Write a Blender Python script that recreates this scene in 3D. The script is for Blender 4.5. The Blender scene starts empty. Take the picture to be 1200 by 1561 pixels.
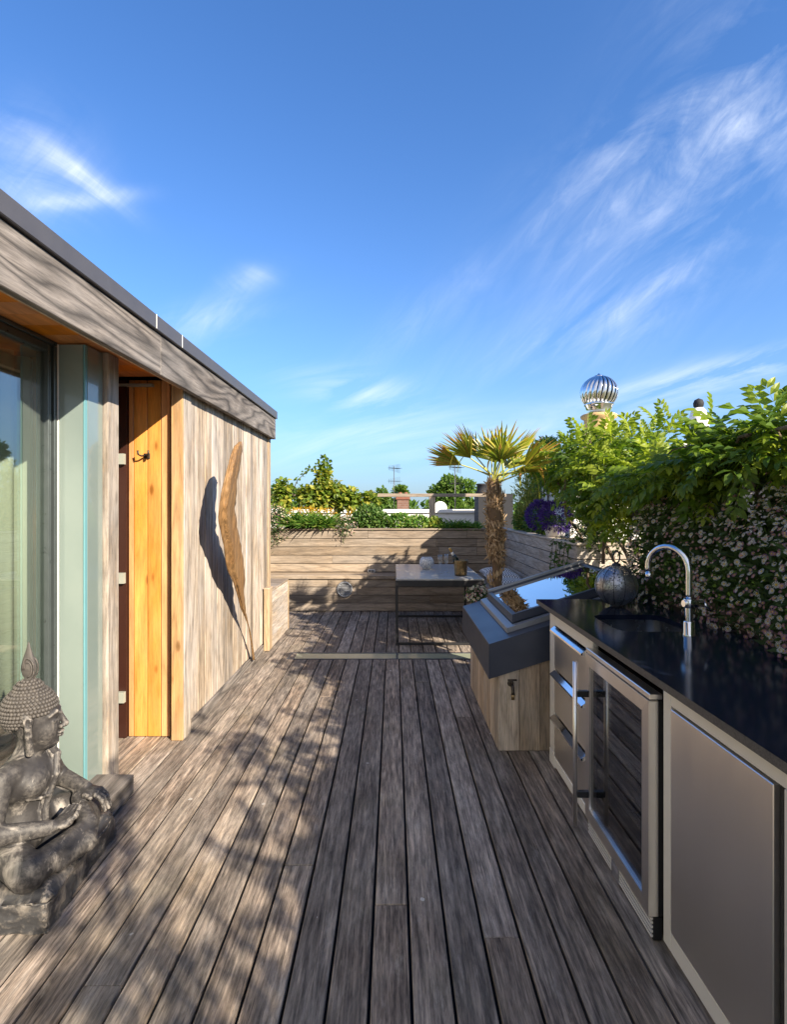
import bpy, bmesh, math, random
import numpy as np
from mathutils import Vector, Matrix, noise as mnoise

random.seed(7)
RNG = np.random.default_rng(11)
R = math.radians
PI = math.pi
SC = bpy.context.scene
COL = SC.collection
SUN = Vector((1.0, -1.07, 0.77)).normalized()      # towards the sun

# ------------------------------------------------------------------ helpers
def tag(o, label=None, cat=None, group=None, kind=None):
    if label: o['label'] = label
    if cat: o['category'] = cat
    if group: o['group'] = group
    if kind: o['kind'] = kind
    return o

def thing(name, label, cat, loc=(0, 0, 0), rz=0.0, group=None):
    o = bpy.data.objects.new(name, None)
    o.empty_display_size = 0.1
    COL.objects.link(o)
    o.location = loc
    o.rotation_euler = (0, 0, rz)
    return tag(o, label, cat, group)

class MB:
    """Mesh builder in world coordinates (or local ones when built with local=True)."""
    def __init__(self):
        self.v = []; self.f = []; self.m = []; self.r = []; self.s = []
    def add(self, verts, faces, mi=0, rnd=None, smooth=False):
        b = len(self.v)
        self.v.extend([tuple(p) for p in verts])
        if rnd is None: rnd = random.random()
        for f in faces:
            self.f.append(tuple(b + i for i in f)); self.m.append(mi); self.r.append(rnd); self.s.append(smooth)
        return self
    def box(self, x0, x1, y0, y1, z0, z1, mi=0, rnd=None):
        v = [(x0,y0,z0),(x1,y0,z0),(x1,y1,z0),(x0,y1,z0),(x0,y0,z1),(x1,y0,z1),(x1,y1,z1),(x0,y1,z1)]
        return self.add(v, [(0,3,2,1),(4,5,6,7),(0,1,5,4),(1,2,6,5),(2,3,7,6),(3,0,4,7)], mi, rnd)
    def prism(self, poly, axis, a, b, mi=0, rnd=None, smooth=False):
        """poly = list of 2-D points, extruded along axis ('x','y','z') from a to b."""
        def p3(p, t):
            return {'x': (t, p[0], p[1]), 'y': (p[0], t, p[1]), 'z': (p[0], p[1], t)}[axis]
        n = len(poly)
        v = [p3(p, a) for p in poly] + [p3(p, b) for p in poly]
        f = [(i, (i+1) % n, n + (i+1) % n, n + i) for i in range(n)]
        if rnd is None: rnd = random.random()
        self.add(v, f, mi, rnd, smooth)
        self.add(v, [tuple(range(n))[::-1], tuple(range(n, 2*n))], mi, rnd)
        return self
    def tube(self, pts, rad, n=8, mi=0, rnd=None, caps=True, smooth=True):
        pts = [Vector(p) for p in pts]
        if not hasattr(rad, '__len__'): rad = [rad]*len(pts)
        t0 = (pts[1]-pts[0]).normalized()
        up = Vector((0,0,1)) if abs(t0.z) < 0.9 else Vector((1,0,0))
        nrm = t0.cross(up).normalized()
        v = []
        for i, p in enumerate(pts):
            t = (pts[min(i+1, len(pts)-1)] - pts[max(i-1, 0)])
            t = t.normalized() if t.length > 1e-9 else t0
            nrm = (nrm - t*nrm.dot(t)).normalized()
            bn = t.cross(nrm)
            for k in range(n):
                a = 2*PI*k/n
                v.append(p + (nrm*math.cos(a) + bn*math.sin(a))*rad[i])
        f = []
        for i in range(len(pts)-1):
            for k in range(n):
                k2 = (k+1) % n
                f.append((i*n+k, i*n+k2, (i+1)*n+k2, (i+1)*n+k))
        if rnd is None: rnd = random.random()
        b = len(self.v)
        self.add(v, f, mi, rnd, smooth)
        if caps:
            self.f.append(tuple(b+k for k in range(n))[::-1]); self.m.append(mi); self.r.append(rnd); self.s.append(False)
            e = b + (len(pts)-1)*n
            self.f.append(tuple(e+k for k in range(n))); self.m.append(mi); self.r.append(rnd); self.s.append(False)
        return self
    def lathe(self, prof, c, n=24, mi=0, rnd=None, smooth=True, sx=1.0, sy=1.0, axis='z'):
        """prof = [(radius, height)]"""
        v = []
        for r, h in prof:
            for k in range(n):
                a = 2*PI*k/n
                q = (r*math.cos(a)*sx, r*math.sin(a)*sy, h)
                if axis == 'y': q = (q[0], -q[2], q[1])
                if axis == 'x': q = (q[2], q[0], q[1])
                v.append((c[0]+q[0], c[1]+q[1], c[2]+q[2]))
        f = []
        for i in range(len(prof)-1):
            for k in range(n):
                k2 = (k+1) % n
                f.append((i*n+k, i*n+k2, (i+1)*n+k2, (i+1)*n+k))
        if rnd is None: rnd = random.random()
        self.add(v, f, mi, rnd, smooth)
        if prof[0][0] > 1e-6: self.add(v[:n], [tuple(range(n))[::-1]], mi, rnd)
        if prof[-1][0] > 1e-6: self.add(v[-n:], [tuple(range(n))], mi, rnd)
        return self
    def build(self, name, mats, parent=None, local=False, bevel=0.0, seg=1, label=None):
        if not isinstance(mats, (list, tuple)): mats = [mats]
        me = bpy.data.meshes.new(name)
        off = Vector((0,0,0))
        if parent is not None and not local: off = origin(parent)
        vv = self.v if local or parent is None else [(p[0]-off.x, p[1]-off.y, p[2]-off.z) for p in self.v]
        me.from_pydata(vv, [], self.f)
        for m in mats: me.materials.append(m)
        me.polygons.foreach_set('material_index', self.m)
        me.polygons.foreach_set('use_smooth', self.s)
        a = me.attributes.new('rnd', 'FLOAT', 'FACE')
        a.data.foreach_set('value', self.r)
        me.update()
        o = bpy.data.objects.new(name, me)
        COL.objects.link(o)
        if parent is not None: o.parent = parent
        if label: o['label'] = label
        if bevel > 0:
            md = o.modifiers.new('bevel', 'BEVEL'); md.width = bevel; md.segments = seg
            md.limit_method = 'ANGLE'; md.angle_limit = R(40)
        return o

def origin(o):
    p = Vector((0,0,0))
    while o is not None:
        p += o.location; o = o.parent
    return p

def np_mesh(name, V, F, M, RN, mats, parent=None, smooth=False, local=False, label=None):
    """triangle mesh from numpy arrays"""
    if not isinstance(mats, (list, tuple)): mats = [mats]
    me = bpy.data.meshes.new(name)
    V = np.asarray(V, dtype=np.float32); F = np.asarray(F, dtype=np.int32)
    if parent is not None and not local:
        o = origin(parent); V = V - np.array([o.x, o.y, o.z], dtype=np.float32)
    k = F.shape[1]
    me.vertices.add(len(V)); me.vertices.foreach_set('co', V.ravel())
    me.loops.add(F.size); me.loops.foreach_set('vertex_index', F.ravel())
    me.polygons.add(len(F))
    me.polygons.foreach_set('loop_start', np.arange(0, F.size, k, dtype=np.int32))
    me.polygons.foreach_set('loop_total', np.full(len(F), k, dtype=np.int32))
    for m in mats: me.materials.append(m)
    me.polygons.foreach_set('material_index', np.asarray(M, dtype=np.int32))
    me.polygons.foreach_set('use_smooth', np.full(len(F), smooth, dtype=bool))
    a = me.attributes.new('rnd', 'FLOAT', 'FACE')
    a.data.foreach_set('value', np.asarray(RN, dtype=np.float32))
    me.update(calc_edges=True)
    o = bpy.data.objects.new(name, me); COL.objects.link(o)
    if parent is not None: o.parent = parent
    if label: o['label'] = label
    return o

def frames(D, U):
    """rotation matrices whose columns are (dir, side, normal)"""
    D = D/np.linalg.norm(D, axis=1, keepdims=True)
    S = np.cross(U, D); S /= (np.linalg.norm(S, axis=1, keepdims=True)+1e-9)
    N = np.cross(D, S)
    return np.stack([D, S, N], axis=2)

class SB:
    """scatter builder: copies of small triangle templates gathered into one mesh"""
    def __init__(self): self.V=[]; self.F=[]; self.M=[]; self.R=[]; self.n=0
    def scatter(self, tpl, P, Rm, S, rnd=None, jitter=0.0):
        tv, tf, tm = tpl
        P = np.asarray(P, float); n = len(P)
        if n == 0: return self
        S = np.broadcast_to(np.asarray(S, float), (n,)) if np.ndim(S) < 2 else S
        sv = tv[None]*(S[:, None, None] if S.ndim == 1 else S[:, None, :])
        V = np.einsum('nij,nkj->nki', Rm, sv) + P[:, None, :]
        F = tf[None] + (np.arange(n)*len(tv))[:, None, None] + self.n
        if rnd is None: rnd = RNG.random(n)
        rr = np.repeat(rnd[:, None], len(tf), 1)
        if jitter: rr = np.clip(rr + RNG.uniform(-jitter, jitter, rr.shape), 0, 1)
        self.V.append(V.reshape(-1, 3)); self.F.append(F.reshape(-1, 3)); self.M.append(np.tile(tm, n)); self.R.append(rr.ravel())
        self.n += n*len(tv)
        return self
    def build(self, name, mats, parent=None, smooth=False, label=None):
        return np_mesh(name, np.concatenate(self.V), np.concatenate(self.F), np.concatenate(self.M),
                       np.concatenate(self.R), mats, parent, smooth, label=label)

def leaf_tpl(w=0.4, fold=0.12, droop=0.15):
    v = np.array([(0,0,0),(.4,w/2,fold),(.4,-w/2,fold),(.45,0,0),(1,0,-droop),(.75,w*.32,fold*.5-droop*.45),(.75,-w*.32,fold*.5-droop*.45)])
    f = np.array([(0,3,1),(0,2,3),(3,4,5),(1,3,5),(3,6,4),(2,6,3)])
    return v, f, np.zeros(len(f), int)

def quad_leaf(w=0.5, fold=0.1):
    v = np.array([(0,0,0),(.45,w/2,fold),(1,0,0),(.45,-w/2,fold)])
    return v, np.array([(0,2,1),(0,3,2)]), np.zeros(2, int)

def compound_tpl(pairs=6, droop=0.5):
    """pinnate leaf of unit length"""
    V=[]; F=[]; n=0
    lt = leaf_tpl(0.50, .07, .2)
    def put(p, d, L):
        nonlocal n
        d = np.array(d, float); d /= np.linalg.norm(d)
        Rm = frames(d[None], np.array([[0,0,1.0]]))[0]
        V.append((Rm @ (lt[0]*L).T).T + p); F.append(lt[1]+n); n += len(lt[0])
    for i in range(pairs):
        t = .22 + .70*i/(pairs-1)
        p = np.array([t, 0, -droop*t*t*.5])
        L = .36*(1-.35*abs(t-.55))*random.uniform(.8, 1.15)
        for s in (-1, 1):
            put(p, (.55, s*.85, -.35), L)
    put(np.array([.95, 0, -droop*.46]), (1, 0, -droop), .3)
    # rachis
    V.append(np.array([(0,.008,0),(0,-.008,0),(.5,0,-droop*.13),(.95,0,-droop*.45)])); F.append(np.array([(0,1,2),(1,3,2)])+n); n += 4
    V = np.concatenate(V); F = np.concatenate(F)
    return V, F, np.zeros(len(F), int)

def daisy_tpl(n=11):
    V=[(0,0,.02)]; F=[]; M=[]
    for k in range(n):
        a = 2*PI*k/n; b = PI/n*.62
        V += [(.24*math.cos(a-b), .24*math.sin(a-b), .0), (.95*math.cos(a-b*.9), .95*math.sin(a-b*.9), .1),
              (1.0*math.cos(a+b*.9), 1.0*math.sin(a+b*.9), .07), (.24*math.cos(a+b), .24*math.sin(a+b), .0)]
        i = 1+4*k
        F += [(i,i+1,i+2),(i,i+2,i+3)]; M += [0,0]
    c = len(V)
    V.append((0,0,.16))
    for k in range(8):
        a = 2*PI*k/8; V.append((.33*math.cos(a), .33*math.sin(a), .03))
    for k in range(8): F.append((c, c+1+k, c+1+(k+1)%8)); M.append(1)
    return np.array(V), np.array(F), np.array(M)

def ico_tpl(sub=1):
    bm = bmesh.new(); bmesh.ops.create_icosphere(bm, subdivisions=sub, radius=1.0)
    bm.verts.ensure_lookup_table()
    v = np.array([x.co[:] for x in bm.verts]); f = np.array([[q.index for q in x.verts] for x in bm.faces]); bm.free()
    return v, f, np.zeros(len(f), int)

def rand_dirs(n, bias=(0,0,0)):
    d = RNG.normal(size=(n,3)); d /= np.linalg.norm(d, axis=1, keepdims=True)
    d = d + np.asarray(bias); return d/np.linalg.norm(d, axis=1, keepdims=True)

# ------------------------------------------------------------------ materials
class NT:
    def __init__(self, name):
        self.m = bpy.data.materials.new(name); self.m.use_nodes = True
        self.t = self.m.node_tree; self.n = self.t.nodes; self.n.clear()
        self.out = self.n.new('ShaderNodeOutputMaterial')
    def node(self, typ, **kw):
        x = self.n.new(typ)
        for k, v in kw.items():
            if k in ('operation','blend_type','data_type','noise_dimensions','feature','distance','wave_type','bands_direction','attribute_name','interpolation','clamp','use_clamp','wave_profile','vector_type'):
                setattr(x, k, v)
        return x
    def link(self, a, b): self.t.links.new(a, b)
    def val(self, sock, v):
        if hasattr(v, 'is_output') or isinstance(v, bpy.types.NodeSocket): self.link(v, sock)
        else: sock.default_value = v
    def math(self, op, a, b=0.0, c=None, clamp=False):
        x = self.n.new('ShaderNodeMath'); x.operation = op; x.use_clamp = clamp
        self.val(x.inputs[0], a); self.val(x.inputs[1], b)
        if c is not None: self.val(x.inputs[2], c)
        return x.outputs[0]
    def mix(self, fac, a, b, mode='MIX'):
        x = self.n.new('ShaderNodeMix'); x.data_type = 'RGBA'; x.blend_type = mode; x.clamp_factor = True
        self.val(x.inputs['Factor'], fac)
        A = [s for s in x.inputs if s.name == 'A' and s.type == 'RGBA'][0]; B = [s for s in x.inputs if s.name == 'B' and s.type == 'RGBA'][0]
        self.val(A, a); self.val(B, b)
        return [s for s in x.outputs if s.type == 'RGBA'][0]
    def ramp(self, fac, stops, interp='LINEAR'):
        x = self.n.new('ShaderNodeValToRGB'); x.color_ramp.interpolation = interp
        e = x.color_ramp.elements
        while len(e) < len(stops): e.new(0.5)
        for i, (p, c) in enumerate(stops):
            e[i].position = p; e[i].color = c if len(c) == 4 else (*c, 1)
        self.val(x.inputs[0], fac); return x.outputs[0]
    def coord(self, scale=(1,1,1), rnd=None, rot=(0,0,0), which='Object'):
        tc = self.n.new('ShaderNodeTexCoord'); mp = self.n.new('ShaderNodeMapping')
        mp.inputs['Scale'].default_value = scale; mp.inputs['Rotation'].default_value = rot
        self.link(tc.outputs[which], mp.inputs['Vector'])
        if rnd is None: return mp.outputs[0]
        ad = self.n.new('ShaderNodeVectorMath'); ad.operation = 'ADD'
        sc = self.n.new('ShaderNodeVectorMath'); sc.operation = 'MULTIPLY'
        cx = self.n.new('ShaderNodeCombineXYZ')
        for i in range(3): self.link(rnd, cx.inputs[i])
        self.link(cx.outputs[0], sc.inputs[0]); sc.inputs[1].default_value = (37.0, 53.0, 71.0)
        self.link(mp.outputs[0], ad.inputs[0]); self.link(sc.outputs[0], ad.inputs[1])
        return ad.outputs[0]
    def noise(self, vec, scale=1.0, detail=4, rough=.55, dist=0.0):
        x = self.n.new('ShaderNodeTexNoise'); self.link(vec, x.inputs['Vector'])
        x.inputs['Scale'].default_value = scale; x.inputs['Detail'].default_value = detail
        x.inputs['Roughness'].default_value = rough; x.inputs['Distortion'].default_value = dist
        return x.outputs['Fac']
    def rnd(self):
        x = self.n.new('ShaderNodeAttribute'); x.attribute_name = 'rnd'; return x.outputs['Fac']
    def bump(self, h, strength=.3, dist=.01, normal=None):
        x = self.n.new('ShaderNodeBump'); x.inputs['Strength'].default_value = strength; x.inputs['Distance'].default_value = dist
        self.link(h, x.inputs['Height'])
        if normal is not None: self.link(normal, x.inputs['Normal'])
        return x.outputs[0]
    def principled(self, **kw):
        x = self.n.new('ShaderNodeBsdfPrincipled')
        for k, v in kw.items():
            k = {'color':'Base Color','rough':'Roughness','metal':'Metallic','normal':'Normal','coat':'Coat Weight','spec':'Specular IOR Level','aniso':'Anisotropic','trans':'Transmission Weight','ior':'IOR','sheen':'Sheen Weight','coatr':'Coat Roughness','subs':'Subsurface Weight'}.get(k, k)
            if k == 'Base Color' and isinstance(v, tuple) and len(v) == 3: v = (*v, 1)
            self.val(x.inputs[k], v)
        return x
    def done(self, shader):
        self.link(shader.outputs[0] if hasattr(shader, 'outputs') else shader, self.out.inputs[0]); return self.m

def c4(c): return (*c, 1)

def plain(name, color, rough=.6, metal=0.0, var=.15, nscale=20, bump=.05, **kw):
    t = NT(name)
    v = t.coord((1,1,1))
    n = t.noise(v, nscale, 5)
    col = t.mix(n, c4(tuple(x*(1-var) for x in color)), c4(tuple(min(1, x*(1+var)) for x in color)))
    n2 = t.noise(v, nscale*6, 3)
    nr = t.bump(n2, bump, .004) if bump else None
    a = dict(color=col, rough=t.math('ADD', t.math('MULTIPLY', n, .16), rough-.08), metal=metal)
    if nr is not None: a['normal'] = nr
    a.update(kw)
    return t.done(t.principled(**a))

def wood(name, dark, light, grey, axis='Y', weather=.5, fibre=1.0, rough=.75, stripes=10, knots=0.0, tone=.35, stain=None, bump=.35, damp=None, rings=.45, ringf=9, specks=0.0, mottle=0.0, ringd=.42):
    """weathered plank wood; grain runs along axis, each plank carries its own rnd"""
    t = NT(name); r = t.rnd()
    def sc(a, b): return tuple(a if ax == axis else b for ax in 'XYZ')
    vb = t.coord(sc(.9, stripes), r)
    n1 = t.noise(vb, 1.0, 6, .6, 1.2)
    base = t.ramp(n1, [(.25, dark), (.5, tuple((a+b)/2 for a, b in zip(dark, light))), (.75, light)])
    vf = t.coord(sc(7, 95), r)
    n2 = t.noise(vf, 1.0, 4, .7, .3)
    n2b = t.noise(t.coord(sc(11, 230), r), 1.0, 3, .7)
    n2 = t.math('ADD', t.math('MULTIPLY', n2, .62), t.math('MULTIPLY', n2b, .38))
    col = t.mix(t.math('MULTIPLY', min(1.0, .6*fibre), 1.0), base, t.ramp(n2, [(.36, (.10,.10,.10)), (.50, (.95,.95,.95)), (.62, (1.35,1.35,1.35))]), 'MULTIPLY')
    vr = t.coord(sc(.55, stripes*.42), r)
    nr = t.noise(vr, 1.0, 2, .45, .35)
    ring = t.ramp(t.math('PINGPONG', t.math('MULTIPLY', nr, ringf), .5), [(.0, (ringd,ringd,ringd)), (.22, (.80,.80,.80)), (.5, (1.10,1.10,1.10))])
    vw = t.coord(sc(1.1, 2.6), r)
    n3 = t.noise(vw, 1.3, 6, .62)
    col = t.mix(t.math('MULTIPLY', t.ramp(n3, [(.38, (0,0,0)), (.66, (1,1,1))]), weather), col, t.mix(t.ramp(n2, [(.3,(0,0,0)),(.7,(1,1,1))]), c4(tuple(g*.62 for g in grey)), c4(grey)))
    col = t.mix(rings, col, ring, 'MULTIPLY')
    if stain is not None:
        n4 = t.noise(t.coord((1,1,1)), 1.7, 6, .65)
        col = t.mix(t.math('MULTIPLY', t.ramp(n4, [(.5, (0,0,0)), (.68, (1,1,1))]), stain[1]), col, c4(stain[0]))
    if damp is not None:
        n5 = t.noise(t.coord(sc(2.2, 9)), 2.0, 7, .7)
        col = t.mix(t.math('MULTIPLY', t.ramp(n5, [(.55, (0,0,0)), (.72, (1,1,1))]), damp[1]), col, c4(damp[0]))
    if knots:
        vo = t.n.new('ShaderNodeTexVoronoi'); t.link(t.coord(sc(3.4, 9), r), vo.inputs['Vector']); vo.inputs['Scale'].default_value = 1.0
        k = t.ramp(vo.outputs['Distance'], [(.0, (1,1,1)), (.09, (.75,.75,.75)), (.16, (.12,.12,.12)), (.30, (0,0,0))])
        col = t.mix(t.math('MULTIPLY', k, knots), col, c4(tuple(d*.35 for d in dark)))
    if mottle:
        n6 = t.noise(t.coord(sc(5, 46), r), 1.0, 8, .74)
        col = t.mix(mottle, col, t.ramp(n6, [(.36, (.38,.37,.37)), (.52, (1,1,1)), (.66, (1.55,1.5,1.42))]), 'MULTIPLY')
    if specks:
        vo = t.n.new('ShaderNodeTexVoronoi'); t.link(t.coord((1,1,1)), vo.inputs['Vector']); vo.inputs['Scale'].default_value = 7.5
        cs = t.n.new('ShaderNodeSeparateColor'); t.link(vo.outputs['Color'], cs.inputs[0])
        dd = t.math('ADD', vo.outputs['Distance'], t.math('MULTIPLY', t.noise(t.coord((1,1,1)), 60, 2), .10))
        sp_ = t.math('LESS_THAN', dd, t.math('MULTIPLY', t.math('GREATER_THAN', cs.outputs[0], .74), t.math('MULTIPLY_ADD', cs.outputs[1], .07, .085)))
        col = t.mix(t.math('MULTIPLY', sp_, specks), col, (.52,.50,.46,1))
    hv = t.n.new('ShaderNodeHueSaturation'); t.link(col, hv.inputs['Color'])
    t.link(t.math('MULTIPLY_ADD', r, tone, 1-tone/2), hv.inputs['Value'])
    t.link(t.math('MULTIPLY_ADD', t.math('FRACT', t.math('MULTIPLY', r, 7.31)), .3, .85), hv.inputs['Saturation'])
    nb = t.bump(n2, bump, .003)
    nb = t.bump(n1, bump*.6, .006, nb)
    rg = t.math('MULTIPLY_ADD', n1, .2, rough-.1)
    return t.done(t.principled(color=hv.outputs[0], rough=rg, normal=nb, spec=.35))

def leafmat(name, stops, rough=.45, trans=.35, tint=1.35):
    t = NT(name); r = t.rnd()
    v = t.coord((1,1,1)); n = t.noise(v, 3.0, 3)
    f = t.math('ADD', t.math('MULTIPLY', r, .8), t.math('MULTIPLY', n, .3), clamp=True)
    col = t.ramp(f, stops)
    p = t.principled(color=col, rough=rough, spec=.35)
    tr = t.n.new('ShaderNodeBsdfTranslucent')
    t.link(t.mix(1.0, col, (tint, tint*1.05, tint*.6, 1), 'MULTIPLY'), tr.inputs[0])
    mx = t.n.new('ShaderNodeMixShader'); mx.inputs[0].default_value = trans
    t.link(p.outputs[0], mx.inputs[1]); t.link(tr.outputs[0], mx.inputs[2])
    return t.done(mx)

def glassmat(name, tint=(.9,.95,.93), base=.06, gain=1.0, rough=0.0, spec=(1,1,1)):
    t = NT(name)
    fr = t.n.new('ShaderNodeFresnel'); 
    gn = t.n.new('ShaderNodeNewGeometry'); t.link(t.math('MULTIPLY_ADD', gn.outputs['Backfacing'], 1/1.5-1.5, 1.5), fr.inputs[0])
    f = t.math('MULTIPLY_ADD', fr.outputs[0], gain, base, clamp=True)
    tr = t.n.new('ShaderNodeBsdfTransparent'); tr.inputs[0].default_value = c4(tint)
    gl = t.n.new('ShaderNodeBsdfGlossy'); gl.inputs[0].default_value = c4(spec); gl.inputs['Roughness'].default_value = rough
    mx = t.n.new('ShaderNodeMixShader'); t.link(f, mx.inputs[0]); t.link(tr.outputs[0], mx.inputs[1]); t.link(gl.outputs[0], mx.inputs[2])
    return t.done(mx)

def steelmat(name, color=(.55,.53,.5), rough=.28, axis='Z', aniso=.6):
    t = NT(name)
    v = t.coord(tuple(2 if a == axis else 190 for a in 'XYZ'))
    n = t.noise(v, 1.0, 4, .6)
    n2 = t.noise(t.coord((1,5,1)), 2.2, 6)
    col = t.mix(n, c4(tuple(x*.965 for x in color)), c4(tuple(min(1, x*1.01) for x in color)))
    return t.done(t.principled(color=col, metal=1.0, rough=t.math('ADD', t.math('MULTIPLY_ADD', n, .03, rough-.06), t.math('MULTIPLY', n2, .10))))

M = {}
M['deck'] = wood('deck_boards', (.085,.064,.049), (.37,.295,.235), (.50,.44,.375), 'Y', weather=.6, fibre=1.35, stripes=24, tone=.5, stain=((.13,.115,.075), .4), damp=((.50,.45,.39), .45), bump=.7, rings=.55, ringf=11, specks=.7, mottle=.9)
M['clad'] = wood('silvered_cedar_upright', (.205,.155,.105), (.50,.42,.335), (.51,.47,.43), 'Z', weather=.8, stripes=13, tone=.6, damp=((.50,.34,.20), .5), rings=.6, ringf=8, knots=.5, mottle=.3)
M['clad_y'] = wood('silvered_cedar_long', (.11,.092,.078), (.265,.235,.21), (.27,.255,.245), 'Y', weather=.6, stripes=9, tone=.25, fibre=.9, rings=1.0, ringf=12, bump=.6, mottle=.2, ringd=.34)
M['slat'] = wood('planter_slat_boards', (.20,.15,.105), (.37,.30,.23), (.35,.31,.265), 'X', weather=.5, stripes=12, tone=.42, rings=.45, damp=((.30,.23,.15), .4))
M['slat_y'] = wood('planter_slat_boards_side', (.34,.27,.20), (.55,.46,.37), (.52,.50,.48), 'Y', weather=.65, stripes=12, tone=.35)
M['slat_z'] = wood('kerb_boards', (.36,.25,.16), (.58,.45,.32), (.48,.45,.40), 'Z', weather=.55, stripes=10, tone=.45, damp=((.24,.19,.11), .6))
M['pine'] = wood('varnished_pine', (.50,.18,.028), (.70,.30,.055), (.72,.42,.15), 'Z', weather=.55, fibre=.5, stripes=9, rough=.4, knots=.95, tone=.4, bump=.12, rings=.35, ringf=7)
M['tanpine'] = wood('sunned_pine', (.38,.20,.08), (.58,.40,.22), (.55,.43,.30), 'Z', weather=.6, fibre=.6, stripes=12, rough=.6, knots=.9, tone=.2, bump=.15)
M['pine_x'] = wood('varnished_soffit', (.40,.13,.025), (.62,.24,.06), (.6,.28,.08), 'Y', weather=.3, fibre=.5, stripes=8, rough=.45, knots=.4, tone=.1, bump=.1)
M['endpost'] = wood('tan_post', (.34,.225,.12), (.50,.375,.235), (.45,.38,.30), 'Z', weather=.45, stripes=9, tone=.15)
M['sleeper'] = wood('sleeper_timber', (.13,.095,.06), (.28,.21,.14), (.27,.25,.22), 'Y', weather=.4, stripes=9, tone=.2)
M['driftwood'] = wood('driftwood_carving', (.13,.068,.027), (.33,.19,.085), (.44,.29,.15), 'Z', weather=.5, stripes=30, rough=.6, tone=.1, bump=1.0, rings=.75, ringf=9)
M['darkdoor'] = plain('dark_red_door', (.035,.012,.008), .4)
M['coping'] = plain('grey_metal_coping', (.095,.092,.098), .45, .3, var=.18, nscale=9)
M['greymetal'] = plain('mid_grey_metal', (.26,.27,.29), .38, .35, var=.12, nscale=9)
M['zinc'] = plain('anthracite_sheet_metal', (.050,.058,.082), .36, .25, var=.16, nscale=6, bump=.03)
M['frame'] = plain('anthracite_aluminium', (.075,.09,.09), .3, .4)
M['rubber'] = plain('black_rubber', (.012,.012,.013), .6)
M['alu'] = plain('pale_aluminium_trim', (.72,.69,.64), .40, .15, var=.05)
M['alu_lit'] = plain('lit_aluminium_trim', (.74,.72,.68), .4, .1, var=.05)  # paler copy of the aluminium trim, lit tone put into the colour
M['granite'] = None
M['steel'] = steelmat('brushed_stainless', (.96,.935,.90), .31, 'Z')
M['steel_h'] = steelmat('brushed_stainless_frame', (.95,.92,.88), .34, 'Y')
M['chrome'] = plain('polished_chrome', (.82,.83,.85), .09, 1.0, var=.02, bump=0)
M['sinksteel'] = plain('sink_steel', (.35,.37,.40), .25, 1.0, var=.05)
M['blacksteel'] = plain('black_steel_frame', (.03,.031,.034), .42, .4)
M['tabletop'] = plain('pale_grey_tabletop', (.36,.37,.37), .24, 0, var=.04, nscale=4, bump=.02)
M['white_paint'] = plain('white_painted_render', (.80,.79,.77), .8, var=.05, nscale=5, bump=.2)
M['white_gloss'] = plain('white_ceramic', (.75,.74,.71), .35, var=.05)
M['terracotta'] = plain('buff_clay_pot', (.52,.36,.16), .75, var=.2, nscale=14)
M['redclay'] = plain('red_clay', (.20,.075,.045), .8, var=.25)
M['brick'] = None
M['slate'] = plain('dark_slate', (.016,.017,.022), .8, var=.2)
M['soil'] = plain('potting_soil', (.035,.025,.018), .95, var=.4, nscale=40, bump=.6)
M['curtain'] = plain('sheer_curtain', (.58,.58,.51), .9, var=.05)
M['plaster'] = plain('interior_plaster', (.45,.42,.36), .9)
M['iron'] = plain('aged_iron', (.06,.05,.042), .5, .7, var=.3)
M['brass'] = None
M['aqua'] = plain('glass_edge', (.13,.29,.32), .15, 0, var=.05, bump=0)
M['led'] = plain('white_strip', (.30,.32,.28), .5)
M['stonebase'] = None

def granite():
    t = NT('dark_granite'); v = t.coord((1,1,1))
    n = t.noise(v, 260, 3, .7)
    n2 = t.noise(v, 5, 4)
    col = t.ramp(n, [(.3, (.004,.006,.014)), (.6, (.008,.012,.026)), (.76, (.05,.06,.09))])
    return t.done(t.principled(color=col, rough=t.math('MULTIPLY_ADD', n2, .06, .09), spec=.35))
M['granite'] = granite()

def granite_edge():
    t = NT('honed_granite_edge'); n = t.noise(t.coord((1,1,1)), 180, 3, .7)
    return t.done(t.principled(color=t.ramp(n, [(.3,(.035,.033,.032)),(.7,(.12,.11,.10))]), rough=.6))
M['granite_edge'] = granite_edge()

def brickmat(name, a, b, mortar, scale=4.4):
    t = NT(name)
    x = t.n.new('ShaderNodeTexBrick'); x.inputs['Scale'].default_value = scale
    tc = t.n.new('ShaderNodeTexCoord'); sp = t.n.new('ShaderNodeSeparateXYZ'); t.link(tc.outputs['Object'], sp.inputs[0])
    cx = t.n.new('ShaderNodeCombineXYZ'); t.link(t.math('ADD', sp.outputs[0], sp.outputs[1]), cx.inputs[0]); t.link(sp.outputs[2], cx.inputs[1])
    t.link(cx.outputs[0], x.inputs['Vector'])
    x.inputs['Color1'].default_value = c4(a); x.inputs['Color2'].default_value = c4(b); x.inputs['Mortar'].default_value = c4(mortar)
    x.inputs['Mortar Size'].default_value = .012
    n = t.noise(tc.outputs['Object'], 7, 5)
    col = t.mix(t.math('MULTIPLY', n, .5), x.outputs[0], c4(tuple(q*.5 for q in a)))
    return t.done(t.principled(color=col, rough=.85))
M['brick'] = brickmat('red_brick', (.17,.085,.06), (.22,.12,.085), (.26,.24,.22))
M['housebrick'] = brickmat('stock_brick', (.24,.17,.11), (.30,.22,.14), (.3,.28,.25))

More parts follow.
